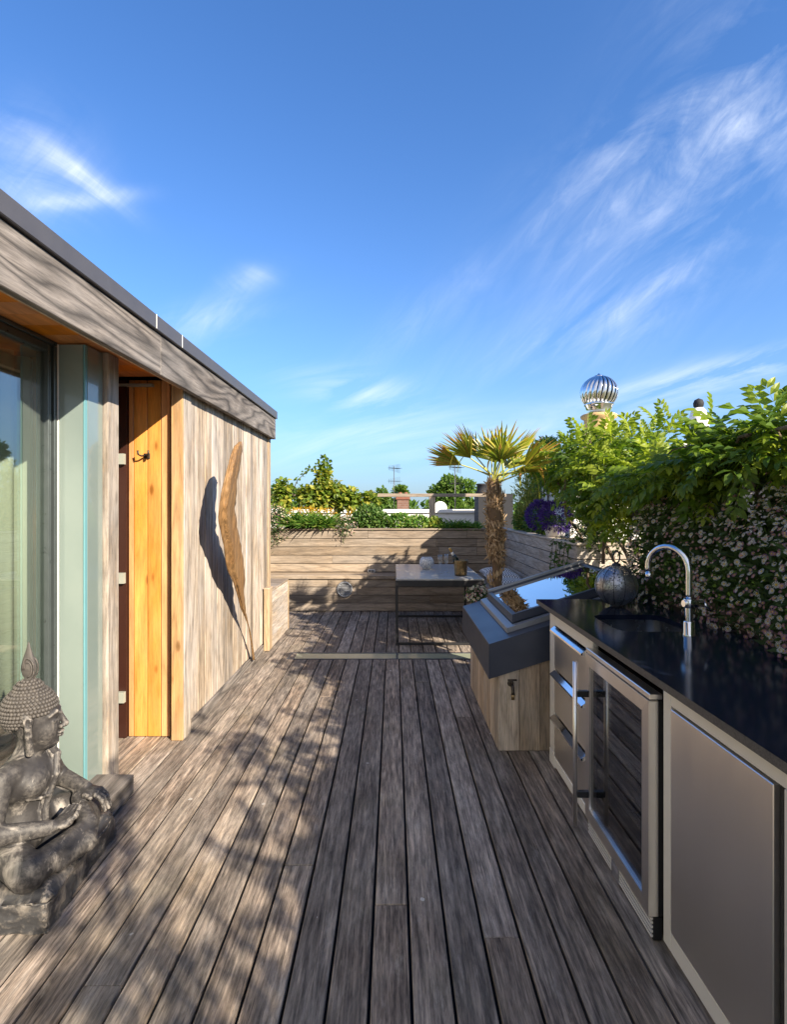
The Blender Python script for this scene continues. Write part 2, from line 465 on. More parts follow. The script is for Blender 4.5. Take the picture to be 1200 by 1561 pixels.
def statue_stone(name, dark, pale, amt):
    t = NT(name); v = t.coord((1,1,1))
    n = t.noise(v, 6, 8, .65, .8); n2 = t.noise(v, 55, 4, .7)
    sv = t.noise(t.coord((60, 9, 14), rot=(.5,.7,.2)), 1.0, 5, .7)
    geo = t.n.new('ShaderNodeNewGeometry')
    edge = t.ramp(geo.outputs['Pointiness'], [(.5, (0,0,0)), (.56, (1,1,1))])
    w = t.math('MAXIMUM', t.ramp(n, [(.54, (0,0,0)), (.70, (1,1,1))]), t.math('MULTIPLY', edge, t.ramp(n2, [(.42,(0,0,0)),(.6,(1,1,1))])))
    w = t.math('MAXIMUM', w, t.ramp(sv, [(.64,(0,0,0)),(.71,(.7,.7,.7))]))
    col = t.mix(n2, c4(tuple(x*.75 for x in dark)), c4(tuple(x*1.25 for x in dark)))
    col = t.mix(t.math('MULTIPLY', w, amt), col, c4(pale))
    return t.done(t.principled(color=col, rough=t.math('MULTIPLY_ADD', n2, .25, .46), spec=.4, normal=t.bump(n2, .35, .004)))
M['statue'] = statue_stone('worn_dark_stone', (.033,.031,.031), (.44,.40,.35), .72)
M['statuehair'] = statue_stone('dark_stone_curls', (.055,.050,.046), (.30,.26,.22), .12)
M['stonebase'] = statue_stone('chipped_stone_base', (.034,.034,.036), (.46,.40,.33), .42)

M['glass'] = glassmat('window_glass', (.84,.89,.85), .12, 1.5)
M['glassclear'] = glassmat('clear_glass', (.97,.98,.98), .02, .8)
M['fridgeglass'] = glassmat('smoked_glass', (.52,.53,.55), .07, 1.3)
M['skyglass'] = glassmat('rooflight_glass', (.10,.12,.14), .40, 1.4)
def screenglass():
    t = NT('back_painted_glass'); n = t.noise(t.coord((1,1,1)), 3, 4)
    col = t.mix(n, (.15,.20,.185,1), (.22,.265,.24,1))
    return t.done(t.principled(color=col, rough=.22, coat=1.0, coatr=.02, spec=.9))
M['screen'] = screenglass()
def floorglass():
    t = NT('walk_on_glass'); n = t.noise(t.coord((1,1,1)), 8, 4)
    return t.done(t.principled(color=t.mix(n, (.26,.30,.22,1), (.36,.38,.28,1)), rough=.12, spec=.6))
M['floorglass'] = floorglass()

def filigree():
    t = NT('pierced_black_metal')
    tc = t.n.new('ShaderNodeTexCoord')
    vo = t.n.new('ShaderNodeTexVoronoi'); vo.feature = 'DISTANCE_TO_EDGE'; vo.inputs['Scale'].default_value = 92
    n = t.n.new('ShaderNodeTexNoise'); n.inputs['Scale'].default_value = 30
    t.link(tc.outputs['Object'], n.inputs['Vector'])
    mv = t.n.new('ShaderNodeMix'); mv.data_type = 'VECTOR'; mv.inputs[0].default_value = .02
    t.link(tc.outputs['Object'], mv.inputs[4]); t.link(n.outputs['Color'], mv.inputs[5])
    t.link(mv.outputs[1], vo.inputs['Vector'])
    fac = t.math('LESS_THAN', vo.outputs['Distance'], .125)
    p = t.principled(color=(.42,.43,.46), rough=.34, metal=.9)
    tr = t.n.new('ShaderNodeBsdfTransparent')
    mx = t.n.new('ShaderNodeMixShader'); t.link(fac, mx.inputs[0]); t.link(tr.outputs[0], mx.inputs[1]); t.link(p.outputs[0], mx.inputs[2])
    return t.done(mx)
M['filigree'] = filigree()

def dotted():
    t = NT('dimpled_white_ceramic'); tc = t.n.new('ShaderNodeTexCoord')
    vo = t.n.new('ShaderNodeTexVoronoi'); vo.inputs['Scale'].default_value = 60; t.link(tc.outputs['Object'], vo.inputs['Vector'])
    col = t.ramp(vo.outputs['Distance'], [(.2,(.78,.77,.74)),(.6,(.42,.42,.42))])
    return t.done(t.principled(color=col, rough=.4, normal=t.bump(vo.outputs['Distance'], -.8, .006)))
M['dotted'] = dotted()

def zigzag():
    t = NT('black_white_zigzag_fabric'); tc = t.n.new('ShaderNodeTexCoord'); sp = t.n.new('ShaderNodeSeparateXYZ'); t.link(tc.outputs['Object'], sp.inputs[0])
    z = t.math('MULTIPLY', t.math('PINGPONG', sp.outputs[1], .025), .9)
    s = t.math('FRACT', t.math('MULTIPLY', t.math('ADD', sp.outputs[0], z), 30))
    col = t.mix(t.math('LESS_THAN', s, .42), (.78,.77,.75,1), (.02,.022,.03,1))
    return t.done(t.principled(color=col, rough=.9, sheen=.2))
M['zigzag'] = zigzag()

def hammered():
    t = NT('hammered_bronze'); v = t.coord((1,1,1)); vo = t.n.new('ShaderNodeTexVoronoi'); vo.inputs['Scale'].default_value = 70; t.link(v, vo.inputs['Vector'])
    n = t.noise(v, 25, 5)
    return t.done(t.principled(color=t.mix(n, (.06,.035,.018,1), (.42,.30,.14,1)), metal=.85, rough=.35, normal=t.bump(vo.outputs['Distance'], .7, .006)))
M['bronze'] = hammered()

# foliage
M['wist'] = leafmat('wisteria_leaf', [(.0,(.035,.080,.010)),(.5,(.12,.20,.018)),(1,(.30,.36,.035))], .4, .45)
M['daisyleaf'] = leafmat('daisy_foliage', [(0,(.018,.036,.011)),(1,(.075,.125,.032))], .6, .35)
M['petal'] = leafmat('daisy_petal', [(0,(.92,.91,.89)),(.62,(.90,.85,.85)),(.78,(.68,.40,.54)),(1,(.50,.17,.33))], .6, .58, 1.0)
M['pollen'] = plain('daisy_centre', (.62,.42,.05), .8)
M['blade'] = leafmat('strap_leaf', [(0,(.04,.11,.02)),(.6,(.12,.25,.04)),(1,(.32,.38,.09))], .4, .3)
M['shrub'] = leafmat('shrub_leaf', [(0,(.03,.08,.016)),(.6,(.09,.18,.035)),(1,(.20,.28,.07))], .45, .35)
M['vine'] = leafmat('vine_leaf', [(0,(.05,.10,.014)),(.55,(.17,.25,.03)),(1,(.42,.38,.06))], .45, .4)
M['yellow'] = leafmat('yellow_leaf', [(0,(.24,.14,.015)),(.6,(.50,.30,.02)),(1,(.66,.45,.05))], .5, .35)
M['bamboo'] = leafmat('bamboo_leaf', [(0,(.08,.12,.02)),(.5,(.20,.24,.05)),(1,(.42,.36,.11))], .5, .4)
M['purple'] = leafmat('purple_petal', [(0,(.030,.014,.13)),(.6,(.085,.04,.30)),(1,(.20,.11,.50))], .6, .3, 1.1)
M['treeleaf'] = leafmat('tree_leaf', [(0,(.035,.085,.014)),(.6,(.10,.19,.03)),(1,(.20,.28,.055))], .5, .38)
M['bark'] = plain('bark', (.13,.095,.065), .9, var=.4, nscale=25, bump=.6)
M['stem'] = plain('green_brown_stem', (.10,.085,.045), .8, var=.3)
M['fibre'] = leafmat('palm_fibre', [(0,(.16,.095,.045)),(.55,(.36,.24,.13)),(1,(.60,.45,.29))], .85, .15, 1.0)
M['palmbark'] = plain('palm_trunk', (.14,.09,.05), .9, var=.45, nscale=30, bump=.7)

def palmleaf():
    t = NT('palm_leaf'); r = t.rnd()
    col = t.ramp(r, [(0,(.07,.12,.012)),(.40,(.21,.27,.022)),(.75,(.42,.38,.035)),(1,(.46,.25,.05))])
    p = t.principled(color=col, rough=.38, spec=.45)
    tr = t.n.new('ShaderNodeBsdfTranslucent'); t.link(col, tr.inputs[0])
    mx = t.n.new('ShaderNodeMixShader'); mx.inputs[0].default_value = .42
    t.link(p.outputs[0], mx.inputs[1]); t.link(tr.outputs[0], mx.inputs[2]); return t.done(mx)
M['palmleaf'] = palmleaf()
M['petiole'] = plain('palm_petiole', (.36,.36,.08), .5)

# ------------------------------------------------------------------ setting: ground and deck
g = MB(); g.box(-400, 400, -400, 400, -9.6, -9.0)
tag(g.build('ground', plain('distant_ground', (.10,.11,.06), .9, var=.4, nscale=.2)), kind='structure')

PITCH, GX = .133, .057
dk = MB()
STRIP = (5.30, 5.55)
for k in range(-18, 17):
    x0 = GX + k*PITCH + .0052; x1 = GX + (k+1)*PITCH - .0052
    y = -2.2 - random.random()*2
    cuts = []
    while y < 8.0:
        L = random.choice((3.6, 4.2, 4.8, 5.4)); cuts.append((y, min(y+L, 8.04))); y += L
    for a, b in cuts:
        a = max(a, -2.2)
        if b - a < .05: continue
        segs = [(a, b)]
        if x0 > -1.09 and x0 < 1.0:
            segs = []
            if a < STRIP[0]: segs.append((a, min(b, STRIP[0])))
            if b > STRIP[1]: segs.append((max(a, STRIP[1]), b))
        for p, q in segs:
            if q-p > .02: dk.box(x0, x1, p+.0015, q-.0015, -.026, random.uniform(-.0015, .0015))
tag(dk.build('deck', M['deck'], bevel=.003, seg=2), kind='structure')
sub = MB(); sub.box(-2.6, 2.6, -2.3, 8.7, -.12, -.07)
tag(sub.build('roof_slab', M['rubber']), kind='structure')

t = thing('glass_floor_panel', 'narrow strip of greenish walk-on glass let into the deck before the table', 'glass panel', (-.1, 5.42, 0))
m = MB(); m.box(-1.06, .96, STRIP[0]+.028, STRIP[1]-.028, -.02, -.002); m.build('pane', M['floorglass'], t)
m = MB()
m.box(-1.085, .99, STRIP[0]+.003, STRIP[0]+.026, -.024, .002); m.box(-1.085, .99, STRIP[1]-.026, STRIP[1]-.003, -.024, .002)
m.box(-1.085, -1.063, STRIP[0]+.027, STRIP[1]-.027, -.024, .0015); m.box(.963, .99, STRIP[0]+.027, STRIP[1]-.027, -.024, .0015)
m.box(.03, .045, STRIP[0]+.027, STRIP[1]-.027, -.024, .0015)
m.build('frame', M['zinc'], t)

# ------------------------------------------------------------------ timber house on the left
hs = thing('house', 'flat roofed timber clad house with glass doors along the left of the deck', 'house', (-3.2, 2.5, 0))
FX = -1.335
rf = MB(); rf.box(-6.5, -1.38, -3, 5.90, 2.43, 2.60); roof = rf.build('roof', M['slate'], hs)
m = MB()
m.box(FX-.035, FX, -3, 3.008, 2.30, 2.527, rnd=.62); m.box(FX-.035, FX, 3.011, 5.94, 2.30, 2.527, rnd=.18)
m.box(-6.5, FX-.038, 5.905, 5.94, 2.30, 2.527)
m.build('fascia', M['clad_y'], roof, bevel=.003)
m = MB()
for a, b in ((-3, 2.915), (2.918, 3.27), (3.273, 5.955)): m.box(-1.46, FX+.018, a, b, 2.531, 2.615)
m.box(-6.5, -1.463, 5.80, 5.955, 2.531, 2.615)
m.build('coping', M['coping'], roof, bevel=.004)
for a in (2.9165, 3.2715):
    m = MB(); m.box(FX+.018, FX+.0195, a-.003, a+.003, 2.535, 2.613); m.build('sealant_joint', M['white_paint'], roof)
m = MB()
yy = -3.0
while yy < 3.44:
    m.box(-2.75, FX-.039, yy, min(yy+.14, 3.46)-.002, 2.395, 2.415); yy += .14
m.build('soffit', M['pine_x'], hs)
m = MB(); m.box(FX-.075, FX-.038, -3, 3.46, 2.318, 2.393); m.box(FX-.066, FX-.038, 3.62, 5.9, 2.318, 2.40); m.build('soffit_trim', M['endpost'], hs)
# upright cladding
m = MB(); y = 3.612
while y < 5.80:
    w = random.choice((.118, .132, .145)); e = min(y+w, 5.825)
    dx = random.uniform(-.002, .002)
    m.box(-1.425, -1.40+dx, y+.0042, e-.0042, .075, 2.40); y = e
m.build('wall_cladding', M['clad'], hs, bevel=.003)
m = MB(); m.box(-1.424, -1.383, 3.612, 5.585, .002, .073); m.build('base_board', M['clad_y'], hs, bevel=.003)
m = MB(); m.box(-1.50, -1.392, 5.828, 5.945, .002, 2.40); m.build('corner_post', M['endpost'], hs, bevel=.004)
m = MB(); m.box(-6.5, -1.43, 3.62, 5.90, -.05, 2.42); m.box(-6.5, -1.502, 5.902, 5.935, 0, 2.42); m.box(-6.5, -6.4, -3, 3.6, 0, 2.42); m.box(-6.4, -1.8, -3, -2.9, 0, 2.42)
m.build('wall', M['rubber'], hs)
m = MB(); m.box(-6.3, 4.2, -6, 9.2, -9, -.13); m.build('lower_walls', M['housebrick'], hs)
# doorway post, pine panel and dark door
m = MB(); m.box(-1.462, -1.39, 3.482, 3.608, .002, 2.392, rnd=.7); m.build('door_post', M['clad'], hs, bevel=.003)
m = MB(); m.box(-1.467, -1.392, 3.462, 3.480, .002, 2.39, rnd=.4); m.build('door_post_face', M['tanpine'], hs, bevel=.002, label='warm tan front board of the doorway post')
m = MB()
for a, b, r in ((-1.778, -1.745, .15), (-1.743, -1.653, .75), (-1.651, -1.562, .35), (-1.560, -1.500, .55)):
    m.box(a+.001, b-.001, 3.52, 3.54, .004, 2.392, rnd=r)
m.build('pine_panel', M['pine'], hs, bevel=.003, label='bright orange pine boarding beside the doorway')
m = MB(); m.box(-2.7, -1.782, 3.50, 3.60, 0.004, 2.39)
drd = m.build('door', M['darkdoor'], hs, label='dark red inner door')
for z in (.28, 1.07, 1.86):
    m = MB(); m.box(-2.4, -1.785, 3.47, 3.498, z-.035, z+.035); m.build('rail', M['led'], drd)
m = MB(); m.box(-2.2, -1.605, 3.49, 3.518, 2.345, 2.362); m.build('light_strip', M['led'], hs)
m = MB(); m.box(-2.75, -2.70, 3.0, 3.5, 0, 2.39); m.box(-2.75, -1.712, 2.96, 2.998, 0, 2.39); m.build('recess_lining', M['pine'], hs)
# glazing
m = MB(); m.box(-1.71, -1.57, 2.885, 3.0, .002, 2.393, rnd=.3); m.build('timber_post', M['clad'], hs, bevel=.004)
gd = MB()
GXP = -1.76
for a, b, dx in ((-1.9, -1.83, 0), (.35, .42, 0), (2.655, 2.668, .004), (2.674, 2.686, .000), (2.694, 2.716, .010)):
    gd.box(GXP-.05, GXP+dx+.01, a, b, .06, 2.37)
gd.box(GXP-.06, GXP+.02, -1.9, 2.716, 2.372, 2.394); gd.box(GXP-.05, GXP+.012, -1.83, 2.654, 2.33, 2.371); gd.box(GXP-.06, GXP+.03, -1.9, 2.716, .012, .058)
door = gd.build('glass_door', M['frame'], hs, bevel=.003)
m = MB(); m.box(GXP-.016, GXP-.008, .42, 2.655, .06, 2.33); m.build('pane', M['glass'], door)
m = MB(); m.box(GXP-.016, GXP-.008, -1.83, .35, .06, 2.33); m.build('pane', M['glass'], door)
m = MB(); m.box(-1.735, -1.612, 2.722, 2.732, .02, 2.385); sc1 = m.build('glass_screen', M['screen'], hs)
m = MB(); m.box(-1.742, -1.7365, 2.718, 2.735, .02, 2.385); m.build('edge_strip', M['alu_lit'], sc1)
m = MB(); m.box(-1.606, -1.598, 2.742, 2.88, .02, 2.385); sc2 = m.build('glass_screen', M['screen'], hs)
m = MB(); m.box(-1.609, -1.600, 2.722, 2.741, .02, 2.385); m.build('glass_edge', M['aqua'], sc2)
m = MB(); m.box(-1.70, -1.62, 2.75, 2.88, 2.387, 2.394); m.build('head_trim', M['pine_x'], hs)
m = MB(); m.box(-1.76, -1.40, 2.60, 2.83, .004, .105, rnd=.2); m.build('doorstep', M['clad_y'], hs, bevel=.004, label='pale timber block stepping up to the glass doors')
# curtain
cu = MB(); n = 200; vv = []
for i in range(n+1):
    y = -1.5 + 4.9*i/n
    x = -2.02 + .035*math.sin(y*42) + .015*math.sin(y*97+1)
    vv += [(x, y, .03), (x, y, 2.36)]
cu.add(vv, [(2*i, 2*i+2, 2*i+3, 2*i+1) for i in range(n)], smooth=True)
co = cu.build('curtain', M['curtain']); md = co.modifiers.new('thick', 'SOLIDIFY'); md.thickness = .004
tag(co, 'sheer cream curtain hanging in folds behind the glass doors', 'curtain')

# hook
t = thing('coat_hook', 'small dark iron double hook on the orange pine boards', 'hook', (-1.655, 3.52, 1.88))
m = MB(); m.box(-1.672, -1.632, 3.510, 3.5195, 1.865, 1.90); m.build('plate', M['iron'], t, bevel=.002)
for s in (-1, 1):
    m = MB(); cx = -1.652
    m.tube([(cx+s*.004, 3.510, 1.885), (cx+s*.022, 3.478, 1.880), (cx+s*.033, 3.462, 1.888), (cx+s*.035, 3.458, 1.915)], [.006,.006,.006,.007], 8); m.build('prong', M['iron'], t)

# driftwood feather standing on the base board, top leaning off the wall
def feather():
    A = lambda p: (280+.13333*p[0], 640+.13333*p[1])
    B = lambda p: (280+.13333*p[0], 840+.13333*p[1])
    L = [A(p) for p in ((640,245),(592,292),(548,390),(502,560),(470,680),(442,800),(425,890),(407,1050),(400,1150),(424,1250),(440,1330),(465,1450))] + [B(p) for p in ((482,100),(507,230),(560,330),(600,440),(635,560),(655,650),(702,750),(740,850),(766,1000),(782,1130),(795,1270))]
    Rr = [A(p) for p in ((668,247),(676,330),(660,450),(640,560),(616,680),(615,800),(600,950),(582,1040),(604,1120),(620,1250),(640,1350),(657,1420))] + [B(p) for p in ((690,130),(700,230),(706,330),(692,430),(696,520),(710,640),(722,730),(748,850),(782,1000),(800,1120),(820,1245))]
    def sample(pl, y):
        for i in range(len(pl)-1):
            if pl[i][1] <= y <= pl[i+1][1]:
                f = (y-pl[i][1])/(pl[i+1][1]-pl[i][1]); return pl[i][0]*(1-f)+pl[i+1][0]*f
        return pl[0][0] if y < pl[0][1] else pl[-1][0]
    ys = [673.2 + (1006-673.2)*i/46 for i in range(47)]
    nx = 9; front = []; back = []
    for j, y in enumerate(ys):
        f = j/46
        s = .262*(1-f)**.9 + .05
        l, r = sample(L, y), sample(Rr, y)
        if j == 0: l, r = l+1.0, r-.3
        wid = r-l
        for k in range(nx):
            u = k/(nx-1); px = l + wid*u
            px += (random.uniform(-.9, .5) if k == nx-1 else random.uniform(-.3, .3) if k == 0 and wid > 6 else 0)
            X = -1.40 + s
            rdg = .018*math.exp(-((u-.45)/.12)**2) - .012*abs(u-.45)*2 + .003*math.sin(y*.31+u*5)*(1 if wid > 6 else .2)
            X += rdg*min(1, wid/14)
            d = 800*X/(px-600); Z = 1.55-(y-771)/800*d
            front.append((X, d, Z)); 
            back.append((X-(.006+.022*math.sin(PI*min(1,max(0,u)))*min(1, wid/10)), d+.004, Z))
    m = MB(); rows = len(ys); N = rows*nx
    v = front+back; f = []
    for j in range(rows-1):
        for k in range(nx-1):
            a = j*nx+k; f.append((a, a+nx, a+nx+1, a+1)); b = a+N; f.append((b, b+1, b+nx+1, b+nx))
        a = j*nx; f.append((a, a+N, a+N+nx, a+nx)); a = j*nx+nx-1; f.append((a, a+nx, a+nx+N, a+N))
    for k in range(nx-1):
        f.append((k, k+1, k+1+N, k+N)); a = (rows-1)*nx+k; f.append((a, a+N, a+1+N, a+1))
    m.add(v, f, 0, .5, True)
    o = m.build('feather_sculpture', M['driftwood'])
    tag(o, 'tall carved driftwood feather leaning by the silvery wall', 'sculpture')
feather()

# box bench at the far corner of the house
t = thing('timber_box', 'low silvery timber box seat with a tan end post at the house corner', 'box seat', (-1.7, 6.2, 0))
m = MB(); z = .004
for i in range(5):
    m.box(-1.345, -1.325, 5.724, 6.585, z+.002, z+.119)
    m.box(-2.45, -1.347, 6.585, 6.605, z+.002, z+.119); z += .121
m.build('side_boards', M['slat_y'], t, bevel=.003)
m = MB()
for a, b in ((5.962, 6.17), (6.174, 6.38), (6.384, 6.607)): m.box(-2.45, -1.322, a, b, .612, .636)
m.box(-1.389, -1.322, 5.724, 5.958, .612, .636)
m.build('lid', M['slat'], t, bevel=.003)
m = MB(); m.box(-1.382, -1.323, 5.587, 5.722, .004, .655); m.box(-1.386, -1.319, 5.583, 5.726, .656, .672); m.build('end_post', M['endpost'], t, bevel=.003)
m = MB(); m.box(-1.344, -1.3215, 6.606, 6.632, .004, .61); m.build('corner_trim', M['endpost'], t, bevel=.003)

# ------------------------------------------------------------------ benches and planters
BW = 8.05
def slats(mb, axis, fixed, thick, a0, a1, z0, n, pitch, gap=.008, joints=2):
    for i in range(n):
        za, zb = z0+i*pitch+gap/2, z0+(i+1)*pitch-gap/2
        pts = sorted([a0, a1] + [random.uniform(a0+.3, a1-.3) for _ in range(joints)])
        for p, q in zip(pts[:-1], pts[1:]):
            if q-p < .05: continue
            if axis == 'x': mb.box(p+.001, q-.001, fixed, fixed+thick, za, zb)
            else: mb.box(fixed, fixed+thick, p+.001, q-.001, za, zb)
t = thing('planter', 'long timber slatted planter closing the far end of the deck', 'planter', (-.4, 8.3, 0))
m = MB(); slats(m, 'x', BW, .022, -2.7, 1.70, .535, 5, .128); m.build('front_boards', M['slat'], t, bevel=.003)
m = MB(); m.box(-2.7, 1.70, BW-.022, BW+.10, 1.177, 1.203); m.build('cap_rail', M['slat'], t, bevel=.004)
m = MB(); m.box(-2.7, 1.70, BW+.024, 8.65, 0, 1.165); m.build('soil', M['soil'], t)
t = thing('bench', 'built-in timber bench along the foot of the far planter', 'bench', (-.4, 7.85, 0))
m = MB(); slats(m, 'x', 7.70, .02, -2.7, 1.18, .006, 4, .117, .007, 2); m.build('front_boards', M['slat'], t, bevel=.003)
m = MB()
for a, b in ((-2.7, -.395), (-.392, .62), (.623, 1.70)): m.box(a, b, 7.675, BW-.002, .476, .53)
m.build('seat', M['slat'], t, bevel=.005)
m = MB(); m.box(-2.7, 1.7, 7.722, BW-.003, .006, .474); m.build('carcass', M['rubber'], t)
t = thing('bench', 'short timber bench under the right planter beyond the palm', 'bench', (1.45, 6.9, 0))
m = MB(); slats(m, 'y', 1.20, .02, 6.25, 7.67, .006, 4, .117, .007, 1); slats(m, 'x', 6.23, .018, 1.2, 1.70, .006, 4, .117, .007, 0); m.build('front_boards', M['slat_y'], t, bevel=.003)
m = MB(); m.box(1.18, 1.705, 6.215, 7.672, .476, .53); m.build('seat', M['slat_y'], t, bevel=.005)
m = MB(); m.box(1.222, 1.70, 6.25, 7.67, .006, .474); m.build('carcass', M['rubber'], t)
t = thing('planter', 'grey timber slatted planter on the right behind the palm trunk', 'planter', (2.1, 6.5, 0))
m = MB(); slats(m, 'y', 1.712, .022, 4.93, 8.5, .006, 9, .130, .008, 2); slats(m, 'x', 4.906, .022, 1.712, 2.5, .006, 9, .130, .008, 0); m.build('front_boards', M['slat_y'], t, bevel=.003)
m = MB(); m.box(1.695, 1.80, 4.89, 8.6, 1.178, 1.203); m.box(1.802, 2.5, 4.89, 4.99, 1.178, 1.203); m.build('cap_rail', M['slat_y'], t, bevel=.004)
m = MB(); m.box(1.736, 2.5, 4.93, 8.6, 0, 1.165); m.build('soil', M['soil'], t)
t = thing('planter', 'dark sleeper planter brimming with daisies behind the worktop', 'planter', (2.0, 1.2, 0))
m = MB()
for i in range(6): m.box(1.645, 1.70, -2.0, 3.72, .004+i*.176, .004+i*.176+.172)
m.box(1.702, 2.5, 3.665, 3.72, .004, 1.05)
m.build('sleepers', M['sleeper'], t, bevel=.006)
m = MB(); m.box(1.705, 2.5, -2.0, 3.66, 0, 1.03); m.build('soil', M['soil'], t)

# vent and socket
t = thing('round_vent', 'round grey louvred vent in the far bench front', 'vent', (-.717, 7.70, .325))
m = MB(); m.lathe([(.118,0),(.118,.012),(.108,.02),(.092,.02),(.092,.004)], (-.717, 7.699, .325), 40, axis='y'); m.build('rim', M['greymetal'], t)
m = MB()
for i in range(8):
    z = .325-.077+i*.022; w = math.sqrt(max(0, .09**2-(z-.325)**2))
    m.prism([(7.696, z), (7.682, z-.010), (7.680, z-.006), (7.694, z+.006)], 'x', -.717-w, -.717+w)
m.build('louvre', M['greymetal'], t)
m = MB(); m.lathe([(.0001,0),(.093,0.0),(.093,.002)], (-.717, 7.6985, .325), 32, axis='y'); m.build('backing', M['rubber'], t)
t = thing('socket', 'small pale outdoor socket on the back of the far bench', 'socket', (-.34, 8.04, .56))
m = MB(); m.box(-.395, -.285, 8.018, 8.047, .532, .575); m.build('box', M['alu_lit'], t, bevel=.004)
m = MB(); m.box(-.385, -.342, 8.014, 8.017, .54, .568); m.box(-.338, -.295, 8.014, 8.017, .54, .568); m.build('cover', M['coping'], t, bevel=.001)

# ------------------------------------------------------------------ dining table and what stands on it
TX0, TX1, TY0, TY1, TZ = .025, 1.01, 5.83, 7.32, .737
t = thing('table', 'pale topped dining table on a thin black steel sled frame', 'table', ((TX0+TX1)/2, 6.5, 0))
m = MB(); m.box(TX0+.006, TX1-.006, TY0+.006, TY1-.006, TZ-.018, TZ); m.build('tabletop', M['tabletop'], t, bevel=.003)
m = MB()
for a, b in ((TY0, TY0+.03), (TY1-.03, TY1)): m.box(TX0, TX1, a, b, TZ-.085, TZ-.0185)
for a, b in ((TX0, TX0+.03), (TX1-.03, TX1)): m.box(a, b, TY0+.0305, TY1-.0305, TZ-.085, TZ-.0185)
m.build('apron', M['blacksteel'], t, bevel=.002)
for x in (TX0, TX1-.027):
    for y in (TY0+.002, TY1-.029):
        m = MB(); m.box(x, x+.027, y, y+.027, .03, TZ-.086); m.build('leg', M['blacksteel'], t, bevel=.002)
for y in (TY0+.002, TY1-.029):
    m = MB(); m.box(TX0, TX1, y, y+.027, .002, .029); m.build('foot_rail', M['blacksteel'], t, bevel=.002)

t = thing('vase', 'white dimpled ball vase on the far table', 'vase', (.427, 6.75, TZ))
m = MB(); c = (.427, 6.75, TZ+.002)
pr = [(.0001,0),(.05,0)] + [(.094*math.sin(a), .085-.085*math.cos(a)) for a in [R(x) for x in range(35, 150, 9)]]
m.lathe(pr, c, 40); h = pr[-1]; m.lathe([(h[0]*.999, h[1]), (h[0]-.008, h[1]+.002), (h[0]-.012, h[1]-.02), (.03,.02), (.0001,.012)], c, 40); m.build('body', M['dotted'], t)
for i, (x, y, lab) in enumerate(((.56, 6.31, 'champagne flute beside the white ball vase'), (.645, 6.42, 'champagne flute beside the bronze ice bucket'))):
    t = thing('champagne_flute', 'empty ' + lab, 'glass', (x, y, TZ), group='champagne flutes on the table')
    m = MB(); m.lathe([(.032,0),(.031,.003),(.005,.008),(.0045,.09)], (x, y, TZ+.001), 20); m.build('stem', M['glassclear'], t)
    m = MB(); m.lathe([(.0045,.091),(.018,.11),(.026,.15),(.024,.222),(.0225,.222),(.0245,.15),(.0165,.112),(.0001,.097)], (x, y, TZ+.001), 20); m.build('bowl', M['glassclear'], t)
t = thing('ice_bucket', 'hammered bronze ice bucket standing on the table', 'bucket', (.787, 6.14, TZ))
m = MB(); m.lathe([(.0001,.001),(.068,.001),(.072,.02),(.082,.16),(.085,.178),(.080,.180),(.077,.165),(.064,.03),(.0001,.025)], (.787, 6.14, TZ+.001), 32); m.build('body', M['bronze'], t)
for s in (-1, 1):
    m = MB(); m.tube([(.787+s*.081, 6.12, TZ+.15), (.787+s*.10, 6.12, TZ+.145), (.787+s*.10, 6.16, TZ+.145), (.787+s*.081, 6.16, TZ+.15)], .005, 6); m.build('handle', M['bronze'], t)
t = thing('wine_bottle', 'dark bottle with a gold neck leaning in the ice bucket', 'bottle', (.775, 6.14, TZ+.04))
ax = (Vector((-.128, .0, .245))).normalized(); b0 = Vector((.800, 6.14, TZ+.045))
m = MB(); m.tube([b0, b0+ax*.16, b0+ax*.19, b0+ax*.215], [.036,.036,.028,.017], 16); m.build('body', plain('dark_green_glass', (.008,.014,.010), .1, bump=0), t)
m = MB(); m.tube([b0+ax*.2155, b0+ax*.255], [.0165,.015], 14); m.build('label_neck', M['white_gloss'], t)
m = MB(); m.tube([b0+ax*.2555, b0+ax*.30, b0+ax*.312], [.0155,.0145,.013], 14); m.build('foil', plain('gold_foil', (.62,.36,.10), .35, .6), t)

def cushion(cx, cy, cz, w, l, h, rz, label):
    n = 16; me = MB(); V = []; F = []
    for s in (1, -1):
        for i in range(n+1):
            for j in range(n+1):
                u = 2*i/n-1; v = 2*j/n-1
                e = max(0, (1-abs(u)**2.6)*(1-abs(v)**2.6))**.5
                k = 1-.06*(1-abs(u))*(abs(v)**3) ; k2 = 1-.06*(1-abs(v))*(abs(u)**3)
                V.append((u*w/2*k2, v*l/2*k, h/2 + s*h/2*e))
    N = (n+1)**2
    for i in range(n):
        for j in range(n):
            a = i*(n+1)+j; F.append((a, a+n+1, a+n+2, a+1)); b = a+N; F.append((b, b+1, b+n+2, b+n+1))
    me.add(V, F, smooth=True); o = me.build('cushion', M['zigzag'])
    o.location = (cx, cy, cz); o.rotation_euler = (0, 0, rz)
    tag(o, label, 'cushion', 'patterned cushions on the right bench')
cushion(1.44, 6.50, .532, .46, .46, .12, .1, 'black and white zigzag cushion on the bench, nearest the palm trunk')
cushion(1.45, 6.99, .532, .46, .46, .14, -.08, 'black and white zigzag cushion in the middle of the bench row')
cushion(1.46, 7.42, .532, .44, .40, .15, .05, 'black and white zigzag cushion in the far corner of the bench')

